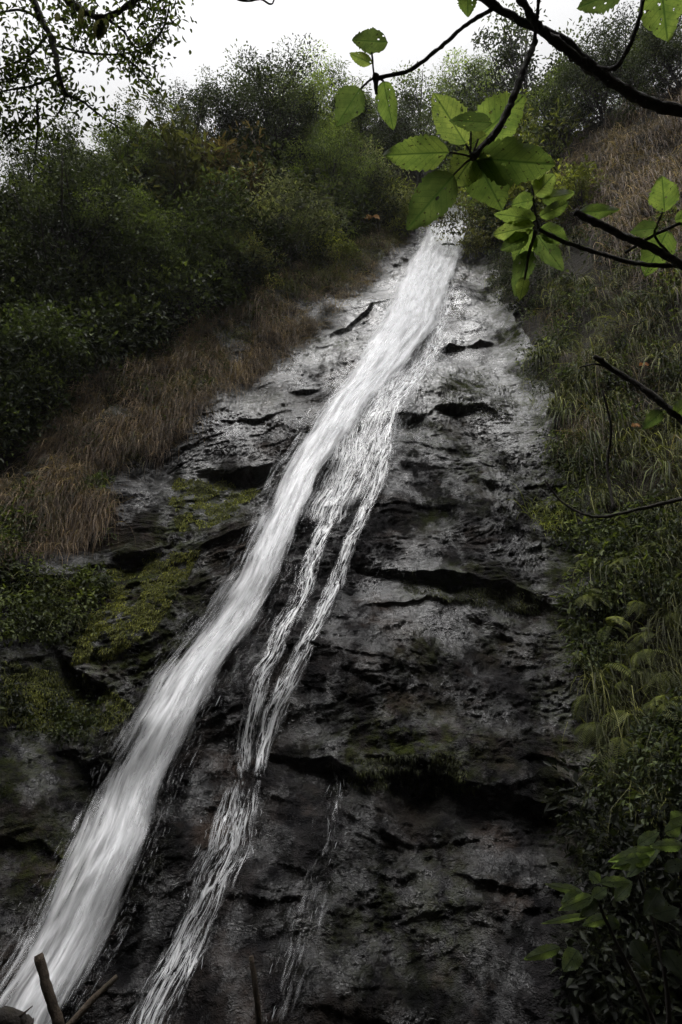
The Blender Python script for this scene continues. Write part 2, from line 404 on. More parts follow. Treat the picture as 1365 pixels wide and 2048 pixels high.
def lace_mat():
    """thin braided water: white filaments along the creases of a stretched noise"""
    m, t, o = mat('lacy_water'); N = NT(t); uv = N.n('ShaderNodeUVMap'); tot = None
    for su, sv, wd, k, ds in ((5.5, .55, .035, 1.0, .9), (11, 1.1, .045, .9, .7), (24, 3, .05, .5, .4)):
        mp = N.n('ShaderNodeMapping'); mp.inputs['Scale'].default_value = (su, sv, 1); mp.inputs['Location'].default_value = (su*.37, sv, 0); N.l(uv.outputs[0], mp.inputs[0])
        f = N.math('MULTIPLY', N.rng(N.math('ABSOLUTE', N.math('SUBTRACT', N.noise(mp.outputs[0], 1.0, 3, .55, ds), .5)), 0, wd, 1, 0), k)
        tot = f if tot is None else N.math('MAXIMUM', tot, f)
    mp = N.n('ShaderNodeMapping'); mp.inputs['Scale'].default_value = (9, 1.6, 1); N.l(uv.outputs[0], mp.inputs[0])
    body = N.noise(mp.outputs[0], 1.0, 5, .65, .4); f = N.attr('fade')
    msk = N.rng(N.math('ADD', body, f), .60, 1.05, 0, 1); solid = N.rng(N.math('ADD', body, f), 1.0, 1.3, 0, .9)
    a = N.math('MAXIMUM', N.math('MULTIPLY', tot, msk), solid)
    d = N.n('ShaderNodeBsdfPrincipled'); d.inputs['Base Color'].default_value = (.92, .93, .95, 1); d.inputs['Roughness'].default_value = .25
    tp = N.n('ShaderNodeBsdfTransparent'); z = N.n('ShaderNodeMixShader')
    N.l(a, z.inputs[0]); N.l(tp.outputs[0], z.inputs[1]); N.l(d.outputs[0], z.inputs[2]); N.l(z.outputs[0], o.inputs[0]); return m
def strand_mat():
    m, t, o = mat('water_strand'); N = NT(t)
    d = N.n('ShaderNodeBsdfPrincipled'); d.inputs['Base Color'].default_value = (.90, .92, .94, 1); d.inputs['Roughness'].default_value = .2
    tr = N.n('ShaderNodeBsdfTranslucent'); tr.inputs[0].default_value = (.85, .86, .88, 1)
    x = N.n('ShaderNodeMixShader'); x.inputs[0].default_value = .3; N.l(d.outputs[0], x.inputs[1]); N.l(tr.outputs[0], x.inputs[2])
    tp = N.n('ShaderNodeBsdfTransparent'); z = N.n('ShaderNodeMixShader'); N.l(N.attr('tint'), z.inputs[0])
    N.l(tp.outputs[0], z.inputs[1]); N.l(x.outputs[0], z.inputs[2]); N.l(z.outputs[0], o.inputs[0]); return m
def big_leaf_mat():
    m, t, o = mat('broad_leaf'); N = NT(t); oi = N.n('ShaderNodeObjectInfo')
    uv = N.n('ShaderNodeUVMap'); sp = N.n('ShaderNodeSeparateXYZ'); N.l(uv.outputs[0], sp.inputs[0])
    au = N.math('ABSOLUTE', N.math('SUBTRACT', sp.outputs[0], .5))
    ph = N.math('MULTIPLY', N.math('SUBTRACT', sp.outputs[1], N.math('MULTIPLY', au, .55)), 9.0)
    fr = N.math('ABSOLUTE', N.math('SUBTRACT', N.math('FRACT', ph), .5))
    v1 = N.rng(fr, 0.0, .11, 1, 0); v0 = N.rng(au, .012, .034, 1, 0); vein = N.math('MAXIMUM', N.math('MULTIPLY', v1, .7), v0)
    off = N.n('ShaderNodeVectorMath', operation='ADD'); cx = N.n('ShaderNodeCombineXYZ'); N.l(N.math('MULTIPLY', oi.outputs['Random'], 37), cx.inputs[2])
    N.l(uv.outputs[0], off.inputs[0]); N.l(cx.outputs[0], off.inputs[1])
    net = N.n('ShaderNodeTexVoronoi', feature='DISTANCE_TO_EDGE'); net.inputs['Scale'].default_value = 26; N.l(off.outputs[0], net.inputs['Vector'])
    netv = N.rng(net.outputs[0], 0, .12, .35, 0); vein = N.math('MAXIMUM', vein, netv)
    blot = N.noise(off.outputs[0], 3, 4, .6); 
    k = N.mix(N.rng(blot, .35, .7, 0, 1), (.62, .66, .55), (1.3, 1.22, 1.0))
    c = N.mix(1.0, oi.outputs['Color'], k, 'MULTIPLY'); c = N.mix(N.math('MULTIPLY', vein, .72), c, (.012, .03, .008))
    spots = N.noise(off.outputs[0], 13, 3, .55); c = N.mix(N.rng(spots, .64, .67, 0, .85), c, (.012, .010, .006))
    b = N.n('ShaderNodeBsdfPrincipled'); N.l(c, b.inputs['Base Color']); b.inputs['Roughness'].default_value = .5
    bp = N.n('ShaderNodeBump'); bp.inputs['Distance'].default_value = .004; bp.invert = True; N.l(vein, bp.inputs['Height']); N.l(bp.outputs[0], b.inputs['Normal'])
    tr = N.n('ShaderNodeBsdfTranslucent'); N.l(N.mix(1.0, c, (2.7, 2.5, 1.6), 'MULTIPLY'), tr.inputs[0])
    x = N.n('ShaderNodeMixShader'); x.inputs[0].default_value = .68; N.l(b.outputs[0], x.inputs[1]); N.l(tr.outputs[0], x.inputs[2])
    vo = N.n('ShaderNodeTexVoronoi'); vo.inputs['Scale'].default_value = 7; N.l(off.outputs[0], vo.inputs['Vector'])
    vr = N.n('ShaderNodeSeparateXYZ'); N.l(vo.outputs['Color'], vr.inputs[0])
    rad = N.rng(vr.outputs[0], .62, 1.0, 0.0, .26)                     # insect holes
    hole = N.math('LESS_THAN', vo.outputs['Distance'], rad)
    tp = N.n('ShaderNodeBsdfTransparent'); z = N.n('ShaderNodeMixShader'); N.l(hole, z.inputs[0]); N.l(x.outputs[0], z.inputs[1]); N.l(tp.outputs[0], z.inputs[2])
    N.l(z.outputs[0], o.inputs[0]); return m
M = dict(rock=rock_mat(), soil=soil_mat(), leaf=leaf_mat('foliage', .55), gloss=leaf_mat('glossy_foliage', .6, .25), grass=leaf_mat('grass_blades', .6, .3),
         bark=bark_mat('bark', (.018, .015, .012), (.06, .05, .042)), mossy=bark_mat('mossy_bark', (.018, .015, .012), (.065, .052, .042), .9),
         wood=bark_mat('cut_wood', (.035, .026, .018), (.13, .095, .065), .45), strand=strand_mat(), big=big_leaf_mat(),
         fall=water_mat('white_water', .50, .34, 5, .7, 1.0), veil=water_mat('thin_water', .55, .30, 7, .9, .7), lace=lace_mat())

# ------------------------------------------------------------------ rock face and hillsides
zz = np.concatenate([np.linspace(-3, 10, 800, endpoint=False), np.linspace(10, 28.5, 600)])
xx = np.linspace(-7.5, 6.4, 800)
X, Z = np.meshgrid(xx, zz, indexing='ij'); Yv = Yr(X, Z)
keep = (X > xl(Z)-.5+.3*fbm(X, Z, 3, 83)) & (X < xb(Z)+.3+.5*fbm(X*.8, Z*.8, 3, 85))
# moss where the photograph shows it
U, Vv, _ = project(np.stack([X, Yb(X, Z), Z], -1))
moss = np.zeros_like(X)
for (u, v, ru, rv, k) in [(420,1000,75,50,1.0),(285,1180,110,75,1.1),(230,1300,130,70,.9),(350,1070,60,40,.9),(520,800,80,30,.5),(600,680,60,40,.7),(680,690,40,15,.9),(740,540,50,20,.6),
        (930,775,75,45,.9),(870,870,60,40,.5),(960,930,60,60,.55),(870,1025,40,40,.5),(930,1160,80,30,.8),(1020,1190,60,25,.8),(850,1300,60,60,.4),(820,1500,160,80,.75),(880,1480,80,60,.5),
        (1000,980,80,60,.35),(130,1370,150,70,.8),(60,1480,150,150,.55),(840,1180,40,20,.8),(890,1830,70,140,.5),(780,1850,160,120,.35),(1010,1250,50,60,.4),(700,560,50,40,.6),(100,1720,160,100,.6),(1060,640,40,70,.8)]:
    moss = np.maximum(moss, k*np.exp(-((U-u)/ru)**2-((Vv-v)/rv)**2))
moss = np.maximum(moss, .75*sst(.9, -.2, X-xl(Z))*sst(3, 6, Z))
moss = np.maximum(moss, .8*sst(.9, -.2, xb(Z)-X))
moss = np.clip(moss*1.15, 0, 1)
dry = sst(1.6, .0, X-xl(Z))*sst(2, 7, Z)*.5
calm = np.clip(sst(6, 11, Z)*sst(-.8, .8, X-xl(Z))*(1-.5*sst(3.7, 4.7, X)) + .7*np.exp(-((X-1.6)/1.5)**2)*np.exp(-((Z-4.7)/.9)**2), 0, 1)*np.clip(.75+1.0*fbm(X*.6, Z*.6, 3, 67), .3, 1)
F = gridf(len(xx), len(zz)); kf = keep.ravel()[F].all(1); F = F[kf]
used = np.unique(F); remap = np.full(X.size, -1); remap[used] = np.arange(len(used))
Vr = np.stack([X, Yv, Z], -1).reshape(-1, 3)[used]
rock = mk('rock_face', Vr, remap[F], M['rock'], col=dict(moss=moss.ravel()[used], dry=dry.ravel()[used], calm=calm.ravel()[used]))
tag(rock, 'tall wet dark rock face with undercut ledges and moss that the water runs down', 'cliff', kind='structure')

def crest(x): return np.interp(x, [-30, -10, -6.6, -2, 3, 7, 10, 22], [13, 16.0, 21.5, 29, 33, 30, 22.5, 19])
def hillside(name, x0, x1, msk, label):
    hx = np.r_[np.linspace(x0, max(x0, -12), 30)[:-1], np.linspace(max(x0, -12), min(x1, 12), 121)] if x0 < -12 else np.r_[np.linspace(x0, 12, 120), np.linspace(12, x1, 31)[1:]]; hv = np.linspace(-4, 1, 260)
    A, B = np.meshgrid(hx, hv, indexing='ij')
    C = crest(A); z = np.where(B < 0, B, B*C); z = np.minimum(z, C)
    y = hillY(A, z)
    F = gridf(150, 260); k = msk(A, z).ravel()[F].any(1)
    V = np.stack([A, y, z], -1)
    # roll over the crest and run back
    top = V[:, -1].copy(); rows = [V]
    for dy, dz in ((1.2, .25), (4, .5), (12, 1), (40, 2)):
        rows.append((top+np.array([0, dy, dz]))[:, None])
    V2 = np.concatenate(rows, 1); F2 = gridf(150, V2.shape[1])
    mk2 = np.concatenate([msk(A, z), np.ones((150, 4), bool)], 1).ravel()[F2].any(1)
    o = mk(name, V2.reshape(-1, 3), F2[mk2], M['soil'])
    return tag(o, label, 'hillside', kind='structure')
hillside('left_hillside', -30, 5, lambda x, z: x < xl(z)+.3, 'dark earth slope left of the rock, mostly hidden under shrubs and grass')
hillside('right_hillside', 2, 22, lambda x, z: x > xb(z)-.3, 'steep dark earth wall right of the rock, hung with grass and ferns')
# upper basin above the brink
gx = np.linspace(1, 8, 40); gz = np.linspace(24.5, 34, 50); A, B = np.meshgrid(gx, gz, indexing='ij')
B = np.minimum(B, crest(A)); o = mk('upper_slope', np.stack([A, Yb(A, B)+.5+.3*fbm(A, B, 3, 3), B], -1).reshape(-1, 3), gridf(40, 50), M['soil'])
tag(o, 'earth slope above the brink where the stream comes out of the trees', 'hillside', kind='structure')
# ravine floor, and an unseen slope behind the viewer steepened to shade the rock
gx = np.linspace(-60, 60, 90); gy = np.linspace(-70, 9, 110); A, B = np.meshgrid(gx, gy, indexing='ij')
G = np.interp(B, [-70, -34, -15, -11, -5, -2.5, 2.5, 7, 9], [120, 92, 50, 33, 3, -.1, -.2, -1.6, -1.9]) + .35*fbm(A*.5, B*.5, 4, 81)*sst(0, 2, np.hypot(A, B)) + 3.0*sst(8, 26, np.abs(A)) + .9*np.maximum(0, np.abs(A)-9)*.6
o = mk('ground', np.stack([A, B, G], -1).reshape(-1, 3), gridf(90, 110), M['soil']); tag(o, 'dark earth floor of the ravine, with an unseen slope behind raised for shade', 'ground', kind='structure')

# ------------------------------------------------------------------ water
def sheet(rows, nw, off, ov, name, m, parent, fade, nrow=260, wmax=1.0):
    r = np.array(rows, float); vv = np.linspace(r[0, 0], r[-1, 0], nrow)
    Lx = np.interp(vv, r[:, 0], r[:, 1]); Rx = np.interp(vv, r[:, 0], r[:, 2]); w = np.linspace(-wmax, wmax, nw)
    k = 1.5*np.sin(vv/37.)+3*np.sin(vv/91.+1)
    uu = (Lx+Rx)[:, None]/2 + (Rx-Lx)[:, None]/2*w[None] + k[:, None]
    dirs = ray(uu, np.repeat(vv[:, None], nw, 1)); P = hit(uu.ravel(), np.repeat(vv, nw)).reshape(nrow, nw, 3)
    for _ in range(3):                                                # settle on the shaped rock
        y = Yr(P[..., 0], P[..., 2], False); P = .5*P+.5*(EYE+dirs*(y/dirs[..., 1])[..., None])
    y = Yr(P[..., 0], P[..., 2])
    for q in (1, 2): y[q:-q] = np.minimum(y[q:-q], np.minimum(y[2*q:], y[:-2*q]))
    ym = y.copy()
    for q in range(1, 7):                                             # leap over the undercuts
        ym[q:] = np.minimum(ym[q:], y[:-q]+.03*q)
    ker = np.hanning(43)[1:-1]; ker /= ker.sum(); pad = np.pad(ym, ((20, 20), (0, 0)), 'edge'); ym = np.stack([np.convolve(pad[:, j], ker, 'valid') for j in range(nw)], 1)
    P[..., 1] = ym - off - ov*np.clip(1-(w/wmax)**2, 0, 1)[None] 
    P = EYE+dirs*(P[..., 1]/dirs[..., 1])[..., None]
    d = np.r_[0, np.cumsum(np.linalg.norm(np.diff(P[:, nw//2], axis=0), axis=1))]
    wd = np.linalg.norm(P[:, -1]-P[:, 0], axis=1)
    um = w[None]/(2*wmax)*wd[:, None]; vm = np.repeat(d[:, None], nw, 1)
    P[..., 1] -= .05*ov/.12*fbm(um*6, vm*.8, 3, 91)*np.clip(1-(w/wmax)**2, 0, 1)[None]
    o = mk(name, P.reshape(-1, 3), gridf(nrow, nw), m, parent, uv=np.stack([um, vm], -1).reshape(-1, 2), col=dict(fade=fade(vv[:, None], w[None]/wmax).ravel()))
    return P, o
def strands(P, n, wr, lr, wid, lift, name, parent, dens=None, alpha=(.3, .9), wander=0.0):
    """thin ropes of water that follow a sheet P"""
    ns, nw = P.shape[:2]; seg = 6
    s0 = rng.random(n)*(ns-3) if dens is None else dens(n)*(ns-3)
    w0 = wr(n)*(nw-1); d = np.linalg.norm(P[1:, nw//2]-P[:-1, nw//2], axis=1).mean()
    ln = (lr[0]+(lr[1]-lr[0])*rng.random(n)**1.6)/d
    up = lift[0]+(lift[1]-lift[0])*rng.random(n)**2; pts = []
    drift = rng.normal(size=n)*wander
    for k in range(seg):
        s = np.clip(s0+ln*k/(seg-1), 0, ns-1.001); wi = w0 + drift*k/(seg-1) + wander*.5*rng.normal(size=n)
        i = s.astype(int); f = (s-i)[:, None]; wc = np.clip(wi, 0, nw-1.001); j = wc.astype(int); g = (wc-j)[:, None]
        q = (P[i, j]*(1-f)+P[i+1, j]*f)*(1-g)+(P[i, j+1]*(1-f)+P[i+1, j+1]*f)*g
        ex = (wi-wc)[:, None]*(P[i, -1]-P[i, 0])/(nw-1)               # beyond the edge of the sheet
        q = q + ex; q[:, 1] -= up; q[:, 2] += up*.35; pts.append(q)
    pts = np.stack(pts, 1); T = nrm(np.gradient(pts, axis=1)); A = nrm(np.cross(T, np.array([0, -1., .3]))); B = np.cross(T, A)
    rad = (wid[0]+(wid[1]-wid[0])*rng.random(n)**2)[:, None]*np.array([.15, .8, 1, .95, .7, .1])[None]
    th = np.array([0, 2.1, 4.2])
    V = pts[:, :, None]+rad[..., None, None]*(A[:, :, None]*np.cos(th)[None, None, :, None]+B[:, :, None]*np.sin(th)[None, None, :, None])
    b = np.arange(n)[:, None, None]*seg*3 + np.arange(seg-1)[None, :, None]*3
    F = np.concatenate([b+np.array([j, (j+1) % 3, 3+(j+1) % 3, 3+j]) for j in range(3)], 1).reshape(-1, 4)
    al = np.repeat(alpha[0]+(alpha[1]-alpha[0])*rng.random(n), seg*3)
    return mk(name, V.reshape(-1, 3), F, M['strand'], parent, tint=al)
MAIN = [(380,900,956),(440,855,948),(500,815,938),(560,778,918),(640,742,898),(700,706,850),(760,672,796),(800,646,752),(860,608,720),(900,580,698),(950,558,656),(1050,515,612),(1150,468,575),(1250,395,525),(1350,325,462),(1450,272,412),(1550,222,368),(1650,182,330),(1750,132,295),(1850,85,255),(1950,38,200),(2048,-5,150),(2200,-75,80)]
wf = empty('waterfall', (5, 20, 25), 'main white waterfall sliding diagonally down the dark rock face', 'waterfall', kind='structure')
wf.location = (0, 0, 0)
edge = lambda w, a=.55: 1-sst(a, 1.0, np.abs(w))
thick = lambda v: np.interp(v, [400, 640, 900, 1150, 1500, 2050], [2.3, 1.75, 1.15, .90, .72, .62])  # opacity thins downstream; part of the fade stands in for dimmer light below
P1, _ = sheet(MAIN, 44, .06, .12, 'stream_body', M['fall'], wf, lambda v, w: (thick(v)+.12)*edge(w, .1)-.12)
WIDE = [(a, b-18-(a-400)*.055, c+24) for a, b, c in MAIN]
P2, _ = sheet(WIDE, 36, .12, .26, 'spray_veil', M['veil'], wf, lambda v, w: (np.interp(v, [400, 1200, 2050], [.58, .64, .78]))*edge(w, .0)-.06)
gauss = lambda n: np.clip(.5+.23*rng.normal(size=n), -.08, 1.06)
strands(P1, 1500, gauss, (.12, .6), (.003, .010), (.0, .15), 'water_strand', wf, alpha=(.04, .35), wander=.15)
strands(P1, 1000, lambda n: np.where(rng.random(n) < .6, -.01+.09*np.abs(rng.normal(size=n))*-1, 1+.05*np.abs(rng.normal(size=n))), (.06, .35), (.002, .006), (.02, .35), 'edge_spray', wf,
        dens=lambda n: 1-rng.random(n)**1.6*.75, alpha=(.04, .25), wander=.1)

def branch_water(name, label, rows, nstr, seedfade, lace=1, wr=None, rad=(.003, .010)):
    w = empty(name, (0, 0, 0), label, 'stream', kind='structure'); ph = rng.uniform(0, 6)
    rr = np.array(rows, float); v = np.linspace(rr[0, 0], rr[-1, 0], 40); l = np.interp(v, rr[:, 0], rr[:, 1]); r_ = np.interp(v, rr[:, 0], rr[:, 2])
    v = np.linspace(rr[0, 0], rr[-1, 0], 90); l = np.interp(v, rr[:, 0], rr[:, 1]); r_ = np.interp(v, rr[:, 0], rr[:, 2]); c = (l+r_)/2+10*fbm(v/120+ph*9, v*0, 2, 3); hw = (r_-l)/2*1.35*(1+.45*perlin(v/150, v*0+ph*5.3, 4))+3; rows = list(zip(v, c-hw, c+hw)); va, vb = v[0], v[-1]
    P, _ = sheet(rows, 30, .02, .02, 'water_sheet', M['lace'], w, lambda v, x: (seedfade-.10)*edge(x, .15)*(.35+.65*sst(va, va+60, v))*sst(vb+1, vb-40, v))
    strands(P, nstr, wr or (lambda n: np.clip(( .5+.17*rng.normal(size=n)), 0, 1)), (.03, .16), rad, (.0, .03), 'water_strand', w, alpha=(.1, .6), wander=.35)
    return P
SA = [(540,893,912),(620,872,898),(700,845,885),(760,790,850),(820,770,805),(850,768,800),(900,755,790),(950,735,775),(1000,722,752),(1060,700,728),(1130,668,702),(1220,622,662),(1330,568,612),(1430,530,568),(1500,512,545),(1560,505,530)]
SB = [(660,800,850),(740,760,815),(800,740,790),(860,725,765),(900,700,740),(960,670,705),(1010,655,690),(1080,622,660),(1160,590,630),(1260,540,585),(1360,503,540),(1450,482,515),(1560,475,500)]
SC = [(1560,455,535),(1620,430,530),(1700,400,500),(1780,372,462),(1860,345,428),(1940,310,395),(2048,260,345),(2180,205,290)]
branch_water('side_stream', 'thin lacy stream splitting off right of the main fall and dropping over the ledges', SA, 300, .60)
branch_water('side_stream', 'thin broken stream between the main fall and the outer lacy stream', SB, 240, .56)
branch_water('lower_stream', 'spreading lacy stream on the dark lower rock, bottom centre', SC, 260, .54, rad=(.003, .009))
FAN = [(640,800,885),(690,735,875),(780,690,830),(860,650,800),(940,630,770),(1010,605,720),(1060,595,690)]
branch_water('thin_sheet', 'sheet of thin water fanning over the rock beside the upper fall', FAN, 500, .58, rad=(.002, .006))
TR = [(1500,660,690),(1560,668,692),(1640,640,700),(1760,600,660),(1900,560,640),(2060,520,600)]
branch_water('trickle', 'faint trickle down the lower rock, right of the spreading stream', TR, 70, .22, rad=(.0015, .004))
DR = [(815,770,880),(860,768,880),(900,770,885)]
branch_water('trickle', 'row of fine drips falling from the mossy upper ledge', DR, 160, .22, rad=(.002, .005))

# ------------------------------------------------------------------ trees and shrubs
def crown_mesh(name, H, Wd, nclump, nleaf, lsize, lw, spread, mat_, trunk_r=.06, base=.25, up=.5, shape=1.0, droop=0.0, seed=1):
    """a tree or shrub of height H: trunk with limbs to every clump of leaves"""
    global rng
    keep_rng = rng; rng = np.random.default_rng(seed)
    root = bpy.data.objects.new(name, None); COL.objects.link(root)
    d = nrm(rng.normal(size=(nclump, 3))); r = rng.random(nclump)**.45
    c = d*r[:, None]*np.array([Wd/2, Wd/2, H*(1-base)/2]); c[:, 2] += H*(base+(1-base)/2)
    tz = (c[:, 2]/H-base)/(1-base); c[:, :2] *= (1-.55*np.clip(tz, 0, 1)**2*shape)[:, None]
    c += rng.normal(size=c.shape)*np.array([.08, .08, .05])*Wd
    A = Acc(); tp = spline([(0, 0, -.4), (.04*Wd*rng.normal(), .04*Wd*rng.normal(), H*.35), (.06*Wd*rng.normal(), .06*Wd*rng.normal(), H*.92)], 10)
    A.add(*tube(tp, np.linspace(trunk_r, trunk_r*.2, 10), 6))
    for q in c[:70]:
        j = int(np.clip((q[2]/H-.22)*10, 1, 8)); a = tp[j]; mid = (a+q)/2+np.array([0, 0, -.06*H*rng.random()])
        A.add(*tube(spline([a, mid, q], 5), np.linspace(trunk_r*.32, trunk_r*.08, 5), 4))
    A.mk('trunk', M['bark'], root)
    n = nclump*nleaf; k = np.repeat(np.arange(nclump), nleaf)
    off = nrm(rng.normal(size=(n, 3)))*(rng.random(n)**.33)[:, None]*spread*(.6+.8*rng.random(nclump))[k][:, None]*(1+.10*rng.normal(size=(n, 1)))
    P = c[k]+off*np.array([1.1, 1.1, .7])
    D = nrm(off+rng.normal(size=(n, 3))*spread*.6) + np.array([0, 0, -droop]); Nn = nrm(np.array([0, 0, up])+nrm(off)*1.0+rng.normal(size=(n, 3))*.4)
    V, F = leaves(P, D, Nn, lsize*(.6+.8*rng.random(n)), lw*(.6+.8*rng.random(n)))
    t = np.clip(.45+.25*rng.normal(size=nclump)[k]+.17*rng.normal(size=n), 0, 1)
    mk('crown', V, F, mat_, root, tint=np.repeat(t, 6), smooth=False)
    rng = keep_rng
    return root
PROTO = dict(
 broad=crown_mesh('broadleaf_tree', 6, 4.8, 62, 260, .10, .056, .58, M['gloss'], .11, .22, seed=11),
 broad2=crown_mesh('broadleaf_tree', 6, 5.2, 70, 230, .10, .055, .52, M['leaf'], .10, .2, seed=12),
 sparse=crown_mesh('sparse_tree', 6, 4.2, 40, 130, .11, .055, .42, M['leaf'], .08, .25, shape=1.3, seed=13),
 feather=crown_mesh('feathery_tree', 5, 4.6, 56, 270, .14, .028, .52, M['leaf'], .06, .12, up=.7, shape=.9, droop=.8, seed=14),
 shrub=crown_mesh('leafy_shrub', 2.4, 2.8, 26, 190, .10, .052, .45, M['leaf'], .04, .02, seed=15),
 fine=crown_mesh('fine_shrub', 2.6, 3.0, 50, 130, .10, .028, .36, M['leaf'], .035, .02, seed=16),
 large=crown_mesh('large_leaf_shrub', 2.4, 2.4, 40, 46, .17, .055, .32, M['gloss'], .04, .05, up=.8, seed=17),
 tall=crown_mesh('feathery_tree', 4, 2.6, 30, 130, .24, .035, .5, M['grass'], .04, .02, droop=.5, seed=18))
usedp = set()
def plant(kind, u, vb, vt, color, label, cat='tree', wf=1.0, group=None, back=0.0, rz=None, name=None):
    b = hit([u], [vb])[0]
    if np.isnan(b[0]): raise ValueError(label)
    b[1] = hillY(b[0], b[2])+.1
    pr = PROTO[kind]
    # height that carries the top to row vt
    lo, hi = .2, 30.
    for _ in range(30):
        h = (lo+hi)/2; _, v, _ = project(b+np.array([0, 0, h])); lo, hi = (h, hi) if v > vt else (lo, h)
    H0 = dict(broad=6, broad2=6, sparse=6, feather=5, shrub=2.4, fine=2.6, large=2.4, tall=4)[kind]
    s = h/H0
    if kind in usedp:
        r = pr.copy(); COL.objects.link(r)
        kids = []
        for ch in pr.children:
            c = ch.copy(); COL.objects.link(c); c.parent = r; kids.append(c)
    else: usedp.add(kind); r = pr; kids = list(pr.children)
    if name: r.name = name
    r.location = b; r.scale = (s*wf, s*wf, s); r.rotation_euler = (0, 0, random.uniform(0, 6.28) if rz is None else rz)
    for c in kids: c.color = (*color, 1)
    for kk in ('label', 'category', 'group'):
        if kk in r: del r[kk]
    tag(r, label, cat, group); return r
DK, MD, LM, GR, YG, OL, RD = (.052, .068, .036), (.088, .118, .044), (.165, .220, .070), (.120, .132, .095), (.190, .215, .065), (.100, .106, .046), (.115, .088, .052)
SK = 'trees along the skyline'
for a in [
 ('sparse', 383, 345, 162, DK, 'open-crowned dark tree with a pointed top standing against the sky, left of centre', 'tree', .85, SK),
 ('broad', 455, 350, 205, DK, 'dark bushy tree just right of the pointed open-crowned skyline tree', 'tree', 1.0, SK),
 ('broad2', 545, 350, 158, DK, 'tall dark tree at the highest point of the left skyline', 'tree', 1.0, SK),
 ('feather', 612, 330, 165, LM, 'rounded light green tree on the skyline beside the tallest dark tree', 'tree', 1.05, SK),
 ('broad2', 255, 400, 250, MD, 'mid green tree on the left skyline under the hanging twigs', 'tree', 1.0, SK),
 ('broad', 320, 390, 245, DK, 'low dark glossy tree left of the pointed open-crowned skyline tree', 'tree', 1.0, SK),
 ('broad', 40, 470, 318, DK, 'dark tree at the left picture edge just below the sky', 'tree', 1.0, SK),
 ('broad2', 140, 450, 300, DK, 'dark tree near the left end of the skyline, below the overhanging branches', 'tree', 1.1, SK),
 ('feather', 655, 360, 250, LM, 'bright lime feathery bush below the rounded light green skyline tree', 'tree', .9, None),
 ('broad2', 712, 340, 195, DK, 'dark tree on the skyline behind the pair of hanging leaves', 'tree', 1.0, SK),
 ('sparse', 855, 330, 138, MD, 'thin open tree on the skyline left of the big leaf cluster', 'tree', .9, SK),
 ('broad', 785, 340, 235, DK, 'low dark tree on the skyline between the hanging leaves and the thin open tree', 'tree', 1.1, SK),
 ('feather', 985, 300, 152, LM, 'light green feathery tree on the skyline above the big leaf cluster', 'tree', 1.0, SK),
 ('broad', 925, 310, 190, MD, 'mid green tree on the skyline behind the big leaf cluster', 'tree', 1.0, SK),
 ('sparse', 1085, 300, 42, DK, 'tallest dark tree against the sky behind the crossing branches', 'tree', .95, SK),
 ('broad2', 1140, 300, 160, MD, 'green tree beneath the tall dark one, above the dry grass slope', 'tree', 1.0, SK),
 ('broad2', 1215, 245, 118, DK, 'dark tree on the right skyline above the thick mossy branch', 'tree', 1.0, SK),
 ('broad', 1295, 210, 78, DK, 'dark bushy tree on the right skyline left of the corner tree', 'tree', 1.0, SK),
 ('broad2', 1372, 190, 62, DK, 'dark tree cut off by the upper right picture edge', 'tree', 1.0, SK),
 ('broad', 95, 640, 350, DK, 'large dark tree filling the left slope below the skyline', 'tree', 1.05, None),
 ('broad2', 225, 620, 410, MD, 'bright green leafy tree right of the large dark one on the left slope', 'tree', .9, None),
 ('fine', 560, 530, 385, GR, 'grey-green rounded shrub on the slope above the dry grass, centre left', 'shrub', 1.25, None),
 ('feather', 665, 440, 290, LM, 'feathery yellow-green shrub in the middle of the upper slope', 'shrub', 1.0, None),
 ('large', 430, 440, 310, RD, 'shrub with coppery upright leaves among dark trees on the left slope', 'shrub', 1.1, None),
 ('large', 330, 450, 300, OL, 'olive large-leaved shrub under the left skyline trees', 'shrub', 1.2, None),
 ('shrub', 640, 525, 455, YG, 'yellow-green leafy shrub at the upper edge of the dry grass', 'shrub', 1.1, None),
 ('shrub', 430, 560, 430, DK, 'dark leafy shrub below the coppery-leaved one', 'shrub', 1.3, None),
 ('shrub', 40, 810, 640, MD, 'green leafy shrub at the left picture edge, halfway down', 'shrub', .9, None),
 ('shrub', 345, 620, 490, MD, 'mid green shrub on the left slope above the dry grass band', 'shrub', 1.2, None),
 ('fine', 490, 590, 500, OL, 'olive fine-leaved shrub at the upper rim of the dry grass band', 'shrub', 1.2, None),
 ('large', 165, 1055, 945, MD, 'fresh green plant with upright leaves at the lower left rim of the dry grass', 'shrub', .8, None),
 ('large', 682, 480, 415, MD, 'clump of broad upright leaves on the slope left of the brink', 'shrub', 1.1, None),
 ('fine', 735, 430, 330, GR, 'grey-green fine shrub on the slope just left of the big leaf cluster', 'shrub', 1.1, None),
 ('tall', 790, 470, 380, YG, 'yellow-green tussock at the left rim of the brink', 'shrub', 1.2, None),
 ('shrub', 985, 500, 395, OL, 'olive leafy shrub right of the brink, growing over the rock edge', 'shrub', .9, None),
 ('shrub', 1060, 440, 275, YG, 'yellow-green shrub behind the big leaf cluster, right of the brink', 'shrub', .9, None),
 ('large', 1185, 430, 335, YG, 'pale yellow-green shrub with whorled leaves on the dry grass slope', 'shrub', 1.0, None),
 ('shrub', 1000, 400, 300, LM, 'light green shrub above the brink, partly behind the big leaves', 'shrub', 1.0, None),
 ('shrub', 895, 392, 296, DK, 'dark shrub directly above the left side of the brink, behind the big leaf cluster', 'shrub', 1.0, None),
 ('shrub', 950, 388, 285, MD, 'mid green shrub directly above the right side of the brink', 'shrub', 1.0, None),
 ('sparse', 1055, 640, 480, DK, 'small dark tree hanging on the right wall beside the upper rock', 'tree', .8, None)]:
    plant(*a)

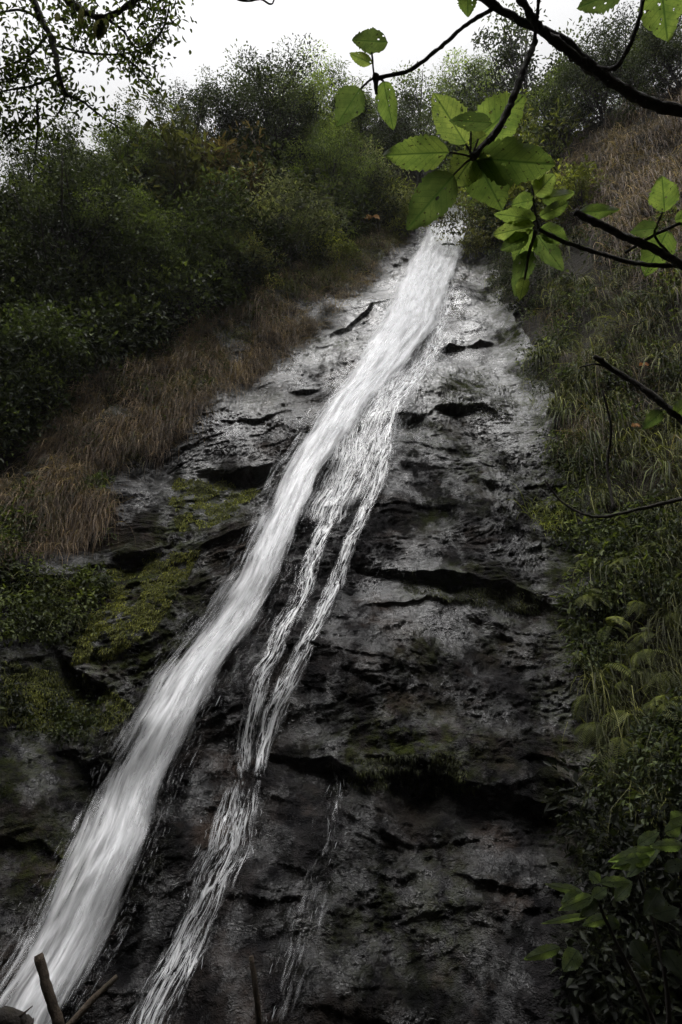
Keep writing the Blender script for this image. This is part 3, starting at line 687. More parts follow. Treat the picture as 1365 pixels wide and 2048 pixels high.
# understorey: nobody could count it
def undergrowth(name, poly, ncl, nl, rad, ls, lw, color, label, mt, upw=.5, thr=-9):
    P0 = scatter(poly, ncl); P0 = P0[fbm(P0[:, 0]*.8, P0[:, 2]*.8, 3, 77) > thr]; n = len(P0)*nl; k = np.repeat(np.arange(len(P0)), nl); N0 = nb(P0[:, 0], P0[:, 2])
    rr = rad*(.5+rng.random(len(P0)))
    off = nrm(rng.normal(size=(n, 3)))*(rng.random(n)**.35*rr[k])[:, None]
    P = P0[k]+off+N0[k]*(rr*.45)[k][:, None]+np.array([0, 0, .1])
    D = off+rng.normal(size=(n, 3))*rad*.5+np.array([0, 0, -.1]); Nn = nrm(np.array([0, -.15, upw])+nrm(off)*.9+rng.normal(size=(n, 3))*.4)
    sz = (.5+1.0*rng.random(len(P0)))[k]
    V, F = leaves(P, D, Nn, ls*sz*(.7+.6*rng.random(n)), lw*sz*(.7+.6*rng.random(n)))
    t = np.clip(.42+.30*rng.normal(size=len(P0))[k]+.13*rng.normal(size=n), 0, 1)
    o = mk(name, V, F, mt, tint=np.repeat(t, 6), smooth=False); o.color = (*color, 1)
    return tag(o, label, 'undergrowth', kind='stuff')
LEFT = [(-120,430),(120,420),(350,330),(560,300),(760,330),(810,410),(690,480),(560,540),(420,620),(270,700),(150,760),(40,880),(-120,930)]
undergrowth('undergrowth', LEFT, 420, 190, .75, .12, .06, DK, 'mass of small dark shrubs covering the left slope', M['gloss'])
undergrowth('undergrowth', LEFT, 190, 150, .55, .10, .05, MD, 'scattered lighter green bushes and creepers on the left slope', M['leaf'])
undergrowth('creepers', [(-120,1050),(100,1060),(210,1060),(230,1150),(150,1290),(-120,1330)], 420, 60, .19, .065, .034, (.075, .095, .036), 'creepers and small leaves on the lower left rock rim', M['leaf'], thr=-.12)
RIGHT = [(960,480),(1040,480),(1120,350),(1200,420),(1500,420),(1500,1720),(1240,1640),(1180,1300),(1140,1060),(1080,860),(1040,700)]
undergrowth('undergrowth', RIGHT, 420, 50, .26, .085, .034, (.10, .125, .048), 'lighter green leafy plants hanging over the right wall', M['leaf'], thr=.02)
undergrowth('undergrowth', RIGHT, 850, 60, .30, .075, .036, DK, 'dark creeping leaves covering the right wall', M['leaf'], thr=-.05)
undergrowth('undergrowth', [(965,330),(1150,300),(1110,420),(985,480),(962,400)], 60, 140, .6, .14, .06, MD, 'green thicket around the brink of the fall', M['leaf'])
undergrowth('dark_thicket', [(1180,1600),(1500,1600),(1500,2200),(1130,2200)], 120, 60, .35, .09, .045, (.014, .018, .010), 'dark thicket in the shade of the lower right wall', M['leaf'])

undergrowth('weeds', [(780,450),(820,470),(640,640),(440,790),(250,940),(100,1080),(-100,1100),(-100,900),(120,820),(400,660),(620,530)], 300, 55, .22, .08, .034, (.070, .085, .036), 'dark green weeds and low bushes breaking up the brown dry grass', M['leaf'], thr=.06)
undergrowth('weeds', [(-100,1420),(60,1400),(200,1440),(230,1520),(120,1600),(-100,1640)], 110, 40, .15, .06, .03, (.035, .046, .018), 'dark small-leaved plants on the shaded rock at the lower left edge', M['leaf'], thr=.0)

def grass(name, poly, n, L, wd, droop, color, label, lean=(0, -.6, .7), cl=14, spread=.12, tm=.5, thr=-9):
    P0 = scatter(poly, n//cl); P0 = P0[fbm(P0[:, 0]*.9, P0[:, 2]*.7, 3, len(label)) > thr]; k = np.repeat(np.arange(len(P0)), cl); m = len(k)
    P = P0[k]+rng.normal(size=(m, 3))*spread; P[:, 1] = hillY(P[:, 0], P[:, 2])-.13
    hd = rng.normal(size=(len(P0), 3))[k]*.55
    D = np.array(lean)[None]+hd+rng.normal(size=(m, 3))*.55
    V, F, q = blades(P, D, L*(.35+1.1*rng.random(m)**1.5)*(.6+.8*rng.random(len(P0)))[k], wd*(.6+.8*rng.random(m)), droop*(.6+.8*rng.random(m)))
    t = np.clip(tm-.08+.28*rng.normal(size=len(P0))[k]+.26*rng.normal(size=m), 0, 1)
    o = mk(name, V, F, M['grass'], tint=np.repeat(t, q), smooth=False); o.color = (*color, 1)
    return tag(o, label, 'grass', kind='stuff')
DRY = (.20, .152, .125)
grass('dry_grass', [(850,440),(790,510),(705,600),(635,670),(505,755),(435,805),(335,890),(250,955),(215,1050),(100,1120),(-100,1130),(-100,880),(60,880),(190,770),(290,720),(430,640),(560,560),(700,490),(800,440)], 95000, .55, .008, 2.0, DRY, 'band of brown dry grass along the upper left rim of the rock', lean=(.1, -.7, .45), cl=30, spread=.10, thr=-.16)
grass('dry_grass', [(1100,330),(1180,250),(1330,170),(1500,120),(1500,640),(1380,580),(1240,520),(1150,460)], 30000, .85, .014, 2.4, (.22, .17, .155), 'slope of brown dry grass at the upper right', lean=(-.1, -.7, .25), cl=22, spread=.16, thr=-.25)
grass('green_grass', [(640,500),(800,420),(840,450),(740,530),(640,600),(560,600)], 6000, .5, .012, 1.4, OL, 'fresh green grass at the top of the dry grass band')
grass('hanging_grass', RIGHT, 26000, .75, .011, 2.2, OL, 'olive grass hanging down the right wall', lean=(-.1, -.6, .4), cl=24, spread=.10, thr=.0)
grass('hanging_grass', [(1100,480),(1500,480),(1500,1150),(1150,1050),(1090,860),(1060,700)], 9000, .8, .016, 1.8, (.13, .14, .06), 'pale green and straw coloured grass tufts on the right wall', lean=(-.1, -.8, .5), cl=22, thr=.08)
grass('hanging_grass', [(1080,560),(1500,500),(1500,1000),(1120,900)], 9000, 1.0, .010, 2.8, (.14, .11, .08), 'dead brown stems hanging on the right wall', lean=(0, -.6, .1), cl=12, thr=.05)
grass('green_grass', [(300,700),(560,580),(640,600),(420,790),(260,930),(60,1080),(-100,1100),(-100,940),(120,860)], 12000, .45, .010, 1.6, (.085, .088, .042), 'greenish tufts growing through the brown dry grass on the left', cl=18, spread=.12, thr=.02)
grass('green_grass', [(90,1180),(180,1160),(190,1250),(80,1260)], 900, .35, .008, 1.2, OL, 'tuft of green grass on the rock rim at lower left', cl=20, spread=.08)
grass('green_grass', [(1050,1020),(1130,1010),(1140,1060),(1080,1060)], 500, .4, .010, 1.6, YG, 'small yellowish tuft on the rock edge beside the right wall', cl=20, spread=.08)

# moss cushions standing off the rock
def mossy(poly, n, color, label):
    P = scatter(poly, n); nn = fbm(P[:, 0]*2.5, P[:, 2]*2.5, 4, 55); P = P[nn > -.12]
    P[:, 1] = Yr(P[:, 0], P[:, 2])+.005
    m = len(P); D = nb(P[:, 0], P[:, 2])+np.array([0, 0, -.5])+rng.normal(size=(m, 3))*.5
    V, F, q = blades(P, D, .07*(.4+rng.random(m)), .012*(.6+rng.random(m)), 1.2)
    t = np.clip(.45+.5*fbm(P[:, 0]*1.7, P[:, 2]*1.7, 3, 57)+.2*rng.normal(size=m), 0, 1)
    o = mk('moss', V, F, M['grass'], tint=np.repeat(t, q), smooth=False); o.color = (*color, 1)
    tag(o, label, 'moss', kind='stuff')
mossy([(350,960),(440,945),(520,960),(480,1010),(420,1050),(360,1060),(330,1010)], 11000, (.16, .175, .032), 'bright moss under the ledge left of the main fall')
mossy([(215,1140),(300,1100),(400,1100),(350,1190),(310,1260),(230,1320),(150,1330),(190,1230)], 20000, (.15, .16, .028), 'large bright moss cushion on the rock at lower left')
mossy([(20,1330),(180,1350),(280,1420),(200,1480),(0,1450)], 10000, (.09, .10, .02), 'dark moss on the boulder-like rock at the left edge')
mossy([(880,750),(980,730),(1030,800),(1060,860),(960,830),(880,820)], 4000, (.035, .040, .012), 'dark moss on the upper right ledge')
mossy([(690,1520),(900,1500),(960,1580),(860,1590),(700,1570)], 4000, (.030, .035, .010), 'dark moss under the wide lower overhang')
mossy([(800,1140),(960,1165),(1080,1195),(1080,1225),(900,1200),(810,1175)], 3500, (.040, .046, .012), 'moss along the crack across the middle of the rock')

# long-leaved tussocks arching off the right wall
def tussock(seed):
    global rng
    kr = rng; rng = np.random.default_rng(seed); root = bpy.data.objects.new('arching_tussock', None); COL.objects.link(root); n = 46
    P = rng.normal(size=(n, 3))*.04; D = np.stack([rng.normal(size=n)*.6, -.5-.4*rng.random(n), .5+.6*rng.random(n)], -1)
    V, F, q = blades(P, D, .55+.5*rng.random(n), .016+.014*rng.random(n), 1.5+1.2*rng.random(n)); mk('blades', V, F, M['grass'], root, tint=np.repeat(rng.random(n), q), smooth=False); 
    m = 14; V, F, q = blades(P[:m], D[:m]*[1, 1, .2], .5+.5*rng.random(m), .010, 3.0); o = mk('dead_blades', V, F, M['grass'], root, tint=np.full(m*q, .5), smooth=False); rng = kr; return root
TPR = [tussock(1), tussock(2), tussock(3)]; tu = set()
for i, (u, v) in enumerate([(1110,600),(1190,640),(1130,690),(1250,600),(1210,700),(1300,650),(1160,780),(1330,720),(1240,790),(1120,840),(1190,880),(1310,820),(1260,930),(1150,950),(1340,940),(1080,720),(1215,1000),(1310,1030),(1345,600),(1170,560)]):
    pr = TPR[i % 3]
    if i % 3 in tu:
        r = pr.copy(); COL.objects.link(r); kids = []
        for ch in pr.children: c = ch.copy(); COL.objects.link(c); c.parent = r; kids.append(c)
    else: tu.add(i % 3); r = pr; kids = list(pr.children)
    sc = random.uniform(.6, 1.25); b = hit([u], [v])[0]; b[1] = hillY(b[0], b[2])-.03; r.location = b; r.scale = (sc,)*3; r.rotation_euler = (0, random.uniform(-.3, .3), random.uniform(-.8, .5))
    for c in kids: c.color = (.15, .115, .075, 1) if c.name.startswith('dead') else (*random.choice([(.13, .15, .055), (.10, .12, .045), (.17, .18, .08)]), 1)
    for kk in ('label', 'category', 'group'):
        if kk in r: del r[kk]
    tag(r, 'pale green tussock of long arching blades hanging off the right wall above the ferns', 'grass tussock', 'tussocks on the right wall')

# ferns on the right wall
def fern_proto(n=8, L=.55, seed=1):
    r = np.random.default_rng(seed); root = bpy.data.objects.new('fern', None); COL.objects.link(root)
    for k in range(n):
        a = r.uniform(-1.5, 1.5)-math.pi/2; d = np.array([math.cos(a), math.sin(a), r.uniform(.1, 1.3)]); p = [np.zeros(3)]; dd = nrm(d)
        l = L*r.uniform(.7, 1.15)
        for i in range(12): dd = nrm(dd+np.array([0, 0, -.20])); p.append(p[-1]+dd*l/12)
        p = np.array(p); A = Acc(); A.add(*tube(p, np.linspace(.004, .0012, 13), 4), t=.4)
        T = nrm(np.gradient(p, axis=0)); sd = nrm(np.cross(T, np.array([0, 0, 1.]))); nn = np.cross(sd, T)
        q = np.linspace(1.0, 11.6, 20); i = q.astype(int); f = (q-i)[:, None]; B = p[i]*(1-f)+p[np.minimum(i+1, 12)]*f
        ln = l*.20*np.sin(np.pi*np.clip((q/12)**.75, .12, 1))+.01
        for s in (1, -1):
            V, F = leaves(B, sd[i]*s+T[i]*.35+np.array([0, 0, -.15]), nn[i]+.0*B, ln, .012, .1); A.add(V, F, t=r.uniform(.4, .9))
        A.mk('frond', M['leaf'], root, smooth=False)
    return root
FP = [fern_proto(8, .55, 3), fern_proto(7, .6, 5), fern_proto(9, .5, 9)]
fu = set()
ferns = [(1190,1130,'uppermost fern beside the rock on the right wall'),(1255,1140,None),(1290,1215,'large fern with long fronds halfway down the right wall'),(1200,1190,None),(1330,1160,None),(1235,1260,None),(1170,1255,None),(1320,1275,None),
 (1215,1345,None),(1290,1345,'broad pale fern in the middle of the lower fern row'),(1345,1350,None),(1240,1400,None),(1190,1395,None),(1325,1415,None),(1255,1490,'pale drooping fern at the lower end of the fern slope'),(1310,1490,'second pale drooping fern at the lower end, nearest the right edge'),
 (1215,1640,'lone dark fern hanging below the edge of the rock'),(1260,1060,None),(1340,1070,None),(1360,1230,None),(1275,1290,None),(1170,1320,None),(1355,1480,None),(1230,1540,None),(1340,1550,None),(1225,1300,None),(1265,1375,None),(1310,1310,None),(1205,1455,None),(1280,1440,None),(1350,1420,None),(1180,1210,None),(1245,1190,None),(1300,1110,None),(1200,1080,None)]
for i, (u, v, lb) in enumerate(ferns):
    pr = FP[i % 3]; b = hit([u], [v])[0]; b[1] = hillY(b[0], b[2])+.1; s = random.uniform(.5, 1.15)
    if i % 3 in fu:
        r = pr.copy(); COL.objects.link(r); kids = []
        for ch in pr.children: c = ch.copy(); COL.objects.link(c); c.parent = r; kids.append(c)
    else: fu.add(i % 3); r = pr; kids = list(pr.children)
    r.location = b+np.array([-.05, -.18, .05]); r.scale = (s, s, s); r.rotation_euler = (0, 0, random.uniform(-1.6, 1.2))
    r.rotation_euler.x = random.uniform(-.4, .5); r.rotation_euler.y = random.uniform(-.4, .4)
    b = b+rng.normal(size=3)*.12
    for c in kids: c.color = (*random.choice([(.12, .14, .055), (.16, .18, .085), (.09, .105, .045)]), 1)
    for kk in ('label', 'category', 'group'):
        if kk in r: del r[kk]
    tag(r, lb or 'small arching green fern among others on the dark right wall', 'fern', 'ferns on the right wall')

# ------------------------------------------------------------------ near branches with broad leaves
def big_leaf(parent, b, t, wpx, d0, d1, color, tilt=0.0, curl=.12, seed=0):
    """one broad leaf from pixel b to pixel t, d0 and d1 metres in front; wpx is its width in photo pixels"""
    r = np.random.default_rng(seed); B = pt(np.array(b[0]), np.array(b[1]), np.array(d0)); 
    L0 = math.hypot(b[0]-t[0], b[1]-t[1])/1365*d0; rt = ray(*t); d1 = d0+np.clip((B[2]-.30*L0-EYE[2])/rt[2]-d0, -.6*L0, .6*L0)
    T = EYE+rt*d1
    ax = T-B; L = np.linalg.norm(ax); ax /= L; view = nrm((B+T)/2-EYE); sd = nrm(np.cross(ax, view)); nn = np.cross(sd, ax)
    sd, nn = sd*math.cos(tilt)+nn*math.sin(tilt), nn*math.cos(tilt)-sd*math.sin(tilt)
    if nn[2] < 0: nn = -nn
    hw = wpx/1365*(d0+d1)/2/2
    nu, nv = 15, 30; a = np.linspace(-1, 1, nu); s = np.linspace(0, 1, nv)
    prof = np.sin(np.pi*np.clip(s, 0, 1)**.82)**.75*(1-.25*s)*1.06+.012
    prof = prof*(1+.05*np.sin(s*70+r.uniform(0, 6))*(s > .1)+.05*r.normal(size=nv))
    A, Sx = np.meshgrid(a, s, indexing='ij'); w = A*prof[None]
    wave = .18*np.sin(Sx*9+r.uniform(0, 6))*A*np.abs(A) + .05*np.sin(Sx*14+r.uniform(0, 6))*A*A
    P = B+ax*(Sx*L)[..., None]+sd*(w*hw)[..., None]+nn*((np.abs(w)*.22+wave)*hw - curl*L*Sx**2 + curl*.5*L*Sx)[..., None]
    uv = np.stack([A*.5*np.maximum(prof[None], .3)+.5, Sx], -1).reshape(-1, 2)
    o = mk('leaf', (P-np.array(parent.location)).reshape(-1, 3), gridf(nu, nv), M['big'], parent, uv=uv); o.color = (*color, 1)
    return o
def px_path(pl, n=24, jit=0.0):
    P = spline(np.array([pt(np.array(u), np.array(v), np.array(d)) for u, v, d in pl]), n)
    return P+rng.normal(size=P.shape)*jit
def limb(parent, name, pl, r0, r1, m=None, n=40, ns=8, rough=.10, knob=1.0):
    """a twig or branch: pixel path with distance, radii in photo pixels"""
    P = px_path(pl, n); d = np.linspace(pl[0][2], pl[-1][2], n); rad = np.linspace(r0, r1, n)/1365*d
    P = P+rng.normal(size=P.shape)*rad[:, None]*.10*knob
    A = Acc(); A.add(*tube(P, rad*(1+knob*(.14*fbm(np.arange(n)*.31+r0, np.zeros(n), 3, 7)+.05*rng.normal(size=n))), ns, rough=rough))
    return A.mk(name, m or M['mossy'], parent, off=np.array(parent.location))
LG1, LG2, LG3, LGD = (.064, .102, .034), (.080, .122, .040), (.104, .146, .052), (.040, .062, .026)
D = 2.0
br = empty('overhanging_branch', pt(np.array(1400), np.array(240), np.array(D)), 'thick mossy branch with big holed leaves crossing the upper right corner', 'branch')
limb(br, 'branch', [(1470,232,D),(1365,222,D),(1300,205,D),(1220,160,D),(1130,85,D),(1040,40,D),(960,-8,D),(880,-60,D)], 13, 6, n=60, ns=10)
limb(br, 'branch', [(1200,150,D+.02),(1130,98,D-.02),(1080,55,D-.04),(1040,-5,D-.05),(1000,-70,D-.05)], 10, 7, n=40)
limb(br, 'twig', [(1070,80,D-.03),(1075,30,D-.06),(1080,-40,D-.06)], 4, 3)
limb(br, 'twig', [(1072,82,D),(1050,130,D-.05),(1025,200,D-.1),(995,260,D-.12),(945,315,D-.15)], 6, 8, n=36)
limb(br, 'twig', [(985,18,D),(940,45,D+.02),(880,95,D+.05),(820,140,D+.05),(752,156,D+.05)], 4, 4, n=36)
limb(br, 'twig', [(1185,135,D),(1235,132,D-.05),(1255,100,D-.08),(1275,50,D-.1),(1290,-30,D-.1)], 5, 4, n=36)
limb(br, 'bud', [(752,150,D+.05),(752,165,D+.05),(753,188,D+.05)], 7, 3, n=8)
for i, (b, t, w, d0, d1, c, tl) in enumerate([
  ((898,305),(766,310),70,1.85,1.75,LG2,.1),((908,350),(814,458),84,1.84,1.70,LGD,.15),((950,308),(905,373),72,1.85,1.78,LG3,0),
  ((953,320),(1005,418),90,1.85,1.72,LG1,-.1),((958,316),(1112,330),92,1.85,1.78,LG1,.15),((932,288),(866,182),72,2.0,1.95,LG3,.1),
  ((985,246),(896,240),36,1.80,1.78,LGD,.0),((957,278),(1050,188),96,2.05,1.98,LG2,-.15),((940,290),(975,268),40,1.9,1.95,LG3,0),
  ((776,84),(702,80),44,2.05,2.02,LGD,.0),((744,128),(698,106),26,2.05,2.0,LG3,.1),((722,176),(672,252),62,2.05,1.95,LGD,.3),((768,162),(786,260),46,2.05,1.95,LG1,.3),
  ((936,-40),(936,34),46,1.95,1.9,LG1,.1),((1250,-22),(1152,16),56,1.9,1.86,LGD,.1),((1322,-40),(1335,82),88,1.85,1.75,LG2,.1)]):
    big_leaf(br, b, t, w, d0, d1, c, tl, seed=i)
for a, b, q in [((945,315),(898,305),2),((945,315),(908,350),2),((945,315),(953,320),2),((945,315),(932,288),2),((945,315),(957,278),2),((942,300),(942,255),2),((748,155),(722,178),2),((748,150),(744,105),2),((752,160),(768,162),2)]:
    limb(br, 'stalk', [(a[0],a[1],1.85 if a[0] > 850 else 2.05),((a[0]+b[0])/2,(a[1]+b[1])/2-2,1.85 if a[0] > 850 else 2.05),(b[0],b[1],1.85 if a[0] > 850 else 2.05)], q, q, n=8, ns=6)

b2 = empty('leafy_branch', pt(np.array(1420), np.array(545), np.array(2.3)), 'dark forked branch with light green leaves at the right edge below the thick branch', 'branch')
limb(b2, 'branch', [(1440,560,2.3),(1365,530,2.3),(1300,495,2.3),(1220,460,2.3),(1150,424,2.3)], 9, 7, n=36)
limb(b2, 'twig', [(1365,532,2.3),(1280,528,2.35),(1180,500,2.4),(1120,480,2.4),(1078,458,2.4)], 5, 4, n=36)
limb(b2, 'twig', [(1078,458,2.4),(1070,420,2.4),(1065,370,2.4)], 3, 2, n=14)
limb(b2, 'twig', [(1340,510,2.3),(1310,470,2.3),(1325,425,2.3)], 3, 2, n=14)
limb(b2, 'twig', [(1072,462,2.4),(1060,500,2.4),(1050,560,2.4)], 4, 2, n=14)
limb(b2, 'twig', [(1250,505,2.35),(1310,470,2.3),(1365,445,2.3),(1400,435,2.3)], 3, 3, n=14)
for i, (b, t, w, c, tl) in enumerate([((1072,440),(985,425),38,LG2,.3),((1068,452),(983,470),46,LG3,.2),((1064,458),(1028,525),52,LG2,0),((1082,455),(1138,482),40,LG1,.2),((1084,398),(1150,386),34,LG2,.4),
  ((1070,390),(1110,348),46,LG3,.2),((1060,500),(1030,592),46,LGD,.3),((1080,432),(1142,404),32,LG2,.3),((1155,425),(1240,420),32,LG1,.2),((1330,424),(1324,350),58,LG2,0),((1335,462),(1290,552),64,LG1,.1),
  ((1318,456),(1258,462),34,LGD,.2),((1070,400),(1020,410),40,LG2,.2),((1075,470),(1125,540),44,LGD,.1),((1350,440),(1395,430),34,LG2,0),((1058,470),(1000,500),38,LGD,.2),((1066,372),(1088,345),30,LG3,0),((1050,555),(1040,600),30,LG3,.3)]):
    big_leaf(b2, b, t, w, 2.4 if b[0] < 1200 else 2.3, 2.32, c, tl, seed=50+i)

b3 = empty('bare_branch', pt(np.array(1420), np.array(880), np.array(2.6)), 'dark bare branch slanting in from the right edge halfway down', 'branch')
limb(b3, 'branch', [(1430,890,2.6),(1365,838,2.6),(1290,780,2.65),(1225,738,2.7),(1188,712,2.7)], 9, 5, n=36)
limb(b3, 'twig', [(1225,738,2.7),(1190,728,2.7),(1160,735,2.7)], 2.5, 1.5, n=12)
for i, (b, t, w, c) in enumerate([((1325,822),(1285,858),30,LGD),((1350,830),(1385,795),34,LG2)]):
    big_leaf(b3, b, t, w, 2.6, 2.55, c, .2, seed=90+i)
b4 = empty('bare_branch', pt(np.array(1420), np.array(990), np.array(3.0)), 'long thin dark branch bowed across the right wall below the slanting one', 'branch')
limb(b4, 'branch', [(1440,985,3.0),(1365,998,3.0),(1280,1018,3.05),(1180,1032,3.1),(1120,1000,3.15),(1090,960,3.15)], 5, 1.5, n=40)
limb(b4, 'twig', [(1228,1022,3.1),(1215,930,3.2),(1222,850,3.2),(1205,780,3.2)], 3.5, 2, n=20)

# the small-leaved tree whose branches hang into the upper left corner
tl = empty('overhanging_tree', pt(np.array(-60), np.array(-60), np.array(4.6)), 'small-leaved tree branches hanging into the upper left corner against the sky', 'tree')
TW = []
def tlimb(nm, pl, r0, r1):
    pl = [(u, v, d) for u, v, d in pl]; limb(tl, nm, pl, r0, r1, n=30, rough=.15); TW.append(px_path(pl, 40))
d = 4.6
tlimb('branch', [(40,-60,d),(85,40,d),(110,95,d-.1),(118,150,d-.2),(132,190,d-.2)], 8, 4)
tlimb('branch', [(90,-40,d),(150,10,d-.2),(210,35,d-.3),(265,5,d-.3),(300,-30,d-.3)], 8, 5)
for pl in [[(110,90,d),(170,105,d),(240,108,d),(300,95,d)],[(132,190,d-.2),(160,200,d-.1),(200,230,d),(250,262,d)],[(210,35,d-.3),(245,60,d-.2),(275,95,d-.2),(320,70,d-.2)],[(120,170,d),(130,200,d),(115,230,d)],
           [(95,70,d),(60,110,d),(20,130,d),(-30,150,d)],[(85,40,d),(40,20,d),(0,25,d),(-40,30,d)],[(60,110,d),(40,150,d),(0,160,d)],[(240,108,d),(280,140,d),(310,175,d)],[(180,60,d-.2),(150,30,d),(120,0,d)],[(300,95,d),(330,50,d),(340,10,d)],
           [(115,150,d),(70,170,d),(20,180,d),(-30,190,d)],[(55,228,d),(30,255,d),(5,285,d)],[(75,210,d),(76,270,d),(70,310,d)],[(265,5,d-.3),(310,-5,d),(345,-10,d)]]:
    tlimb('twig', pl, 3, 1.2)
TP = np.concatenate(TW[2:]+[TW[0][10:], TW[1][10:]]); nl = 3400
c = TP[rng.integers(0, len(TP), 330)]; k = rng.integers(0, 330, nl); P = c[k]+rng.normal(size=(nl, 3))*np.array([.07, .07, .07])
Dv = rng.normal(size=(nl, 3))+np.array([0, 0, -.4]); V, F = leaves(P, Dv, rng.normal(size=(nl, 3))+np.array([0, -.4, .5]),   .044*(.6+.7*rng.random(nl)), .020*(.7+.6*rng.random(nl)))
o = mk('foliage', V-np.array(tl.location), F, M['leaf'], tl, tint=np.repeat(rng.random(nl), 6), smooth=False); o.color = (*MD, 1)
for i, (b, t, w) in enumerate([((205,40),(190,78),24),((215,38),(195,80),22),((165,15),(160,58),14),((118,25),(112,45),12)]):
    lf = big_leaf(tl, b, t, w, 4.2, 4.15, (.03, .03, .018), .3, seed=130+i); lf.name = 'dry_leaf'
tw = empty('bare_twig', pt(np.array(500), np.array(-30), np.array(3.5)), 'crooked bare twig end at the top picture edge against the sky', 'twig')
limb(tw, 'twig', [(440,-25,3.5),(470,-4,3.5),(500,2,3.5),(520,-2,3.5),(545,8,3.5),(550,-4,3.5)], 3, 1.5, n=24)

# small dark sprigs seen against the upper fall
def sprig(u, v, d, s, label, seed):
    r = np.random.default_rng(seed); q = pt(np.array(u), np.array(v), np.array(d)); e = empty('sprig', q, label, 'sprig'); 
    A = Acc(); A.add(*tube(spline([(0, 0, -s*1.1), (.01, 0, -s*.4), (0, 0, 0)], 6), .004, 4)); A.mk('stem', M['bark'], e)
    n = 6; a = np.linspace(0, 6.28, n, endpoint=False)+r.uniform(0, 1); Dl = np.stack([np.cos(a), .4*np.sin(a), .55*np.sin(a)+.1], -1)
    V, F = leaves(np.zeros((n, 3)), Dl, np.tile([0, -.4, 1.], (n, 1)), s, s*.42); o = mk('foliage', V, F, M['leaf'], e, tint=np.full(n*6, .2), smooth=False); o.color = (.02, .03, .012, 1)
q1, q2 = hit([897, 913], [492, 468]); f1, f2 = project(q1)[2], project(q2)[2]
sprig(897, 489, f1-1.6, .26, 'small dark sprig on the edge of the upper fall, the lower of two', 1)
sprig(913, 466, f2-1.6, .20, 'small dark sprig on the edge of the upper fall, the upper of two', 2)

# orange flowers / leaves, single bright leaves
def bloom(u, v, s, col, label, cat):
    q = hit([u], [v])[0]; e = empty('flower' if cat == 'flower' else 'leaf_rosette', q+np.array([0, -.35, 0]), label, cat)
    n = 7; a = np.linspace(0, 6.28, n, endpoint=False); Dl = np.stack([np.cos(a)*.5, -.5+.3*np.sin(a), -.6+.3*np.sin(a)], -1)
    V, F = leaves(np.zeros((n, 3)), Dl, np.tile([0, -1., .3], (n, 1)), s, s*.5); o = mk('petals', V, F, M['leaf'], e, tint=np.full(n*6, .6), smooth=False); o.color = (*col, 1)
    A = Acc(); A.add(*tube(spline([(0, .3, .12), (0, .12, .08), (0, 0, 0)], 6), .005, 4)); A.mk('stem', M['bark'], e)
bloom(1271, 748, .16, (.42, .17, .04), 'small orange flower on the right wall under the slanting bare branch', 'flower')
bloom(1254, 868, .13, (.30, .15, .04), 'dull orange flower on the right wall, the lower of two', 'flower')
bloom(744, 448, .45, (.34, .19, .05), 'withered orange leaves at the left rim of the brink', 'plant')

# leafy shrub at lower right, close to the viewer
sb = empty('broad_leaf_shrub', pt(np.array(1330), np.array(2100), np.array(2.9)), 'shrub with pointed green leaves catching light at the lower right edge', 'shrub')
limb(sb, 'stem', [(1340,2150,2.9),(1290,2000,2.9),(1230,1880,2.9),(1195,1800,2.9)], 6, 3, M['bark'], n=20)
limb(sb, 'stem', [(1340,2150,2.9),(1330,1950,2.9),(1300,1820,2.95),(1275,1745,2.95)], 6, 3, M['bark'], n=20)
limb(sb, 'stem', [(1400,1900,2.95),(1370,1780,3.0),(1345,1690,3.0)], 5, 3, M['bark'], n=20)
SG, SGD = (.105, .155, .065), (.030, .045, .02)
lv = [((1255,1755),(1330,1678),26,SG),((1310,1700),(1218,1722),28,SG),((1300,1715),(1225,1735),30,SG),((1250,1722),(1300,1708),22,SG),((1330,1665),(1365,1650),30,SG),((1365,1690),(1300,1692),26,SG),((1275,1690),(1320,1662),24,SG),
  ((1200,1765),(1178,1742),24,SG),((1165,1785),(1092,1768),18,SG),((1170,1790),(1122,1806),34,SG),((1185,1792),(1120,1820),26,SG),((1185,1795),(1215,1775),24,SG),((1195,1800),(1160,1835),26,SGD),((1200,1765),(1270,1762),22,SG),
  ((1180,1830),(1085,1846),14,SG),((1230,1800),(1265,1765),26,SG),((1215,1835),(1165,1850),24,SG),((1240,1850),(1200,1835),26,SGD),((1120,1895),(1048,1918),26,SG),((1155,1900),(1128,1942),40,SG),((1330,1740),(1372,1722),26,SGD),((1300,1830),(1360,1815),40,SGD),
  ((1265,1880),(1300,1940),40,SGD),((1330,1900),(1370,1960),40,SGD),((1340,1640),(1375,1628),26,SG),((1320,1780),(1290,1830),40,SGD)]
for i, (b, t, w, c) in enumerate(lv): big_leaf(sb, b, t, w, 2.9, 2.82, c, .15, seed=200+i)

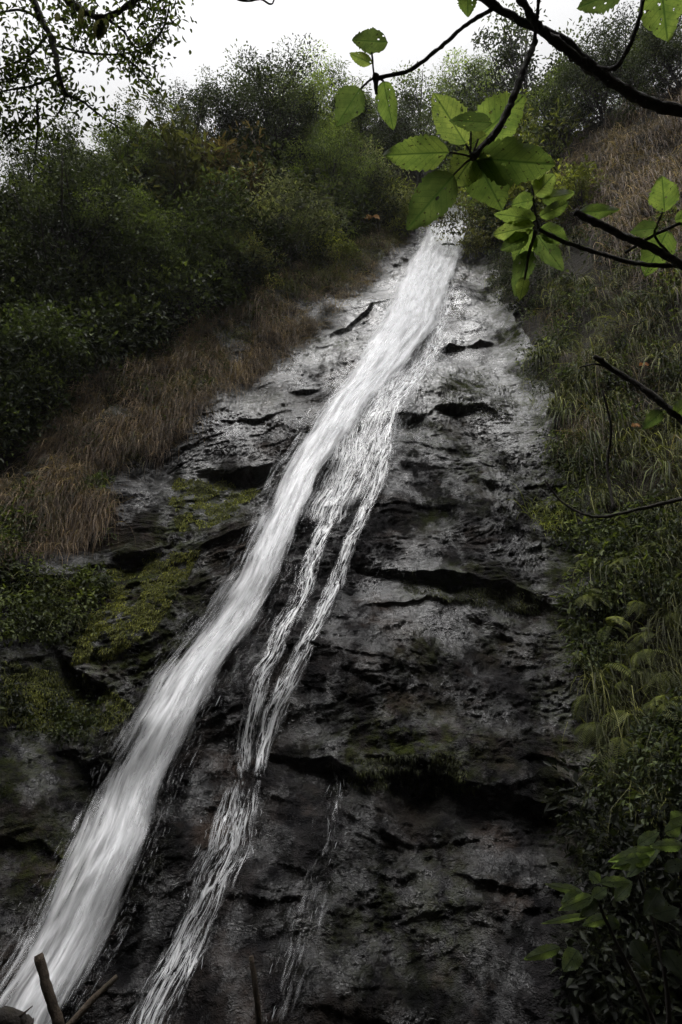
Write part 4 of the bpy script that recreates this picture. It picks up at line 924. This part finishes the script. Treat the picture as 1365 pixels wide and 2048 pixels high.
# cut sticks stuck in the bank, bottom left
def stick(pl, r0, r1, label):
    e = empty('stick', pt(np.array(pl[0][0]), np.array(pl[0][1]), np.array(pl[0][2])), label, 'stick')
    limb(e, 'wood', pl, r0, r1, M['wood'], n=30, ns=12, rough=.05, knob=.25)
    u, v, dd = pl[-1]; q = px_path(pl, 30); A = Acc(); tip = q[-1]; dr = nrm(q[-1]-q[-3]); A.add(*tube(np.array([tip-dr*.002, tip+dr*.004]), r1/1365*dd*.92, 10)); A.mk('cut_end', M['wood'], e, off=np.array(e.location))
    return e
stick([(140,2200,1.9),(118,2048,1.9),(98,1985,1.92),(78,1912,1.95)], 12, 9, 'short cut stick leaning left, upright in the bottom left corner')
stick([(60,2140,1.8),(140,2050,1.85),(190,1995,1.9),(232,1955,1.95)], 9, 5, 'cut stick slanting right across the foot of the fall, bottom left')
stick([(525,2200,2.3),(520,2060,2.3),(512,1980,2.32),(503,1915,2.35)], 8, 5, 'thin upright stick at the bottom edge, left of centre')
lg = empty('rotten_log', pt(np.array(0), np.array(2060), np.array(1.8)), 'broken mossy log end in the bottom left corner', 'log')
limb(lg, 'wood', [(-120,2050,1.8),(-40,2042,1.8),(20,2042,1.82),(62,2060,1.84)], 26, 16, M['mossy'], n=24, ns=12, rough=.14)
limb(lg, 'splinter', [(30,2040,1.82),(50,2025,1.82),(66,2012,1.82)], 3, 1, M['wood'], n=8)

# ------------------------------------------------------------------ thin haze volume, added to lift the dark tones
m, t, o = mat('black_lift_haze'); N = NT(t); pv = N.n('ShaderNodeVolumePrincipled'); pv.inputs['Color'].default_value = (.92, .93, .95, 1); pv.inputs['Density'].default_value = .0005; pv.inputs['Anisotropy'].default_value = .2
N.l(pv.outputs[0], o.inputs['Volume'])
bx = np.array([[x, y, z] for x in (-65, 65) for y in (-75, 90) for z in (-8, 160)], float)
o = mk('haze', bx, [[0, 1, 3, 2], [4, 6, 7, 5], [0, 4, 5, 1], [2, 3, 7, 6], [0, 2, 6, 4], [1, 5, 7, 3]], m, smooth=False); tag(o, 'thin haze added in the ravine to lift the dark tones', 'haze', kind='stuff')
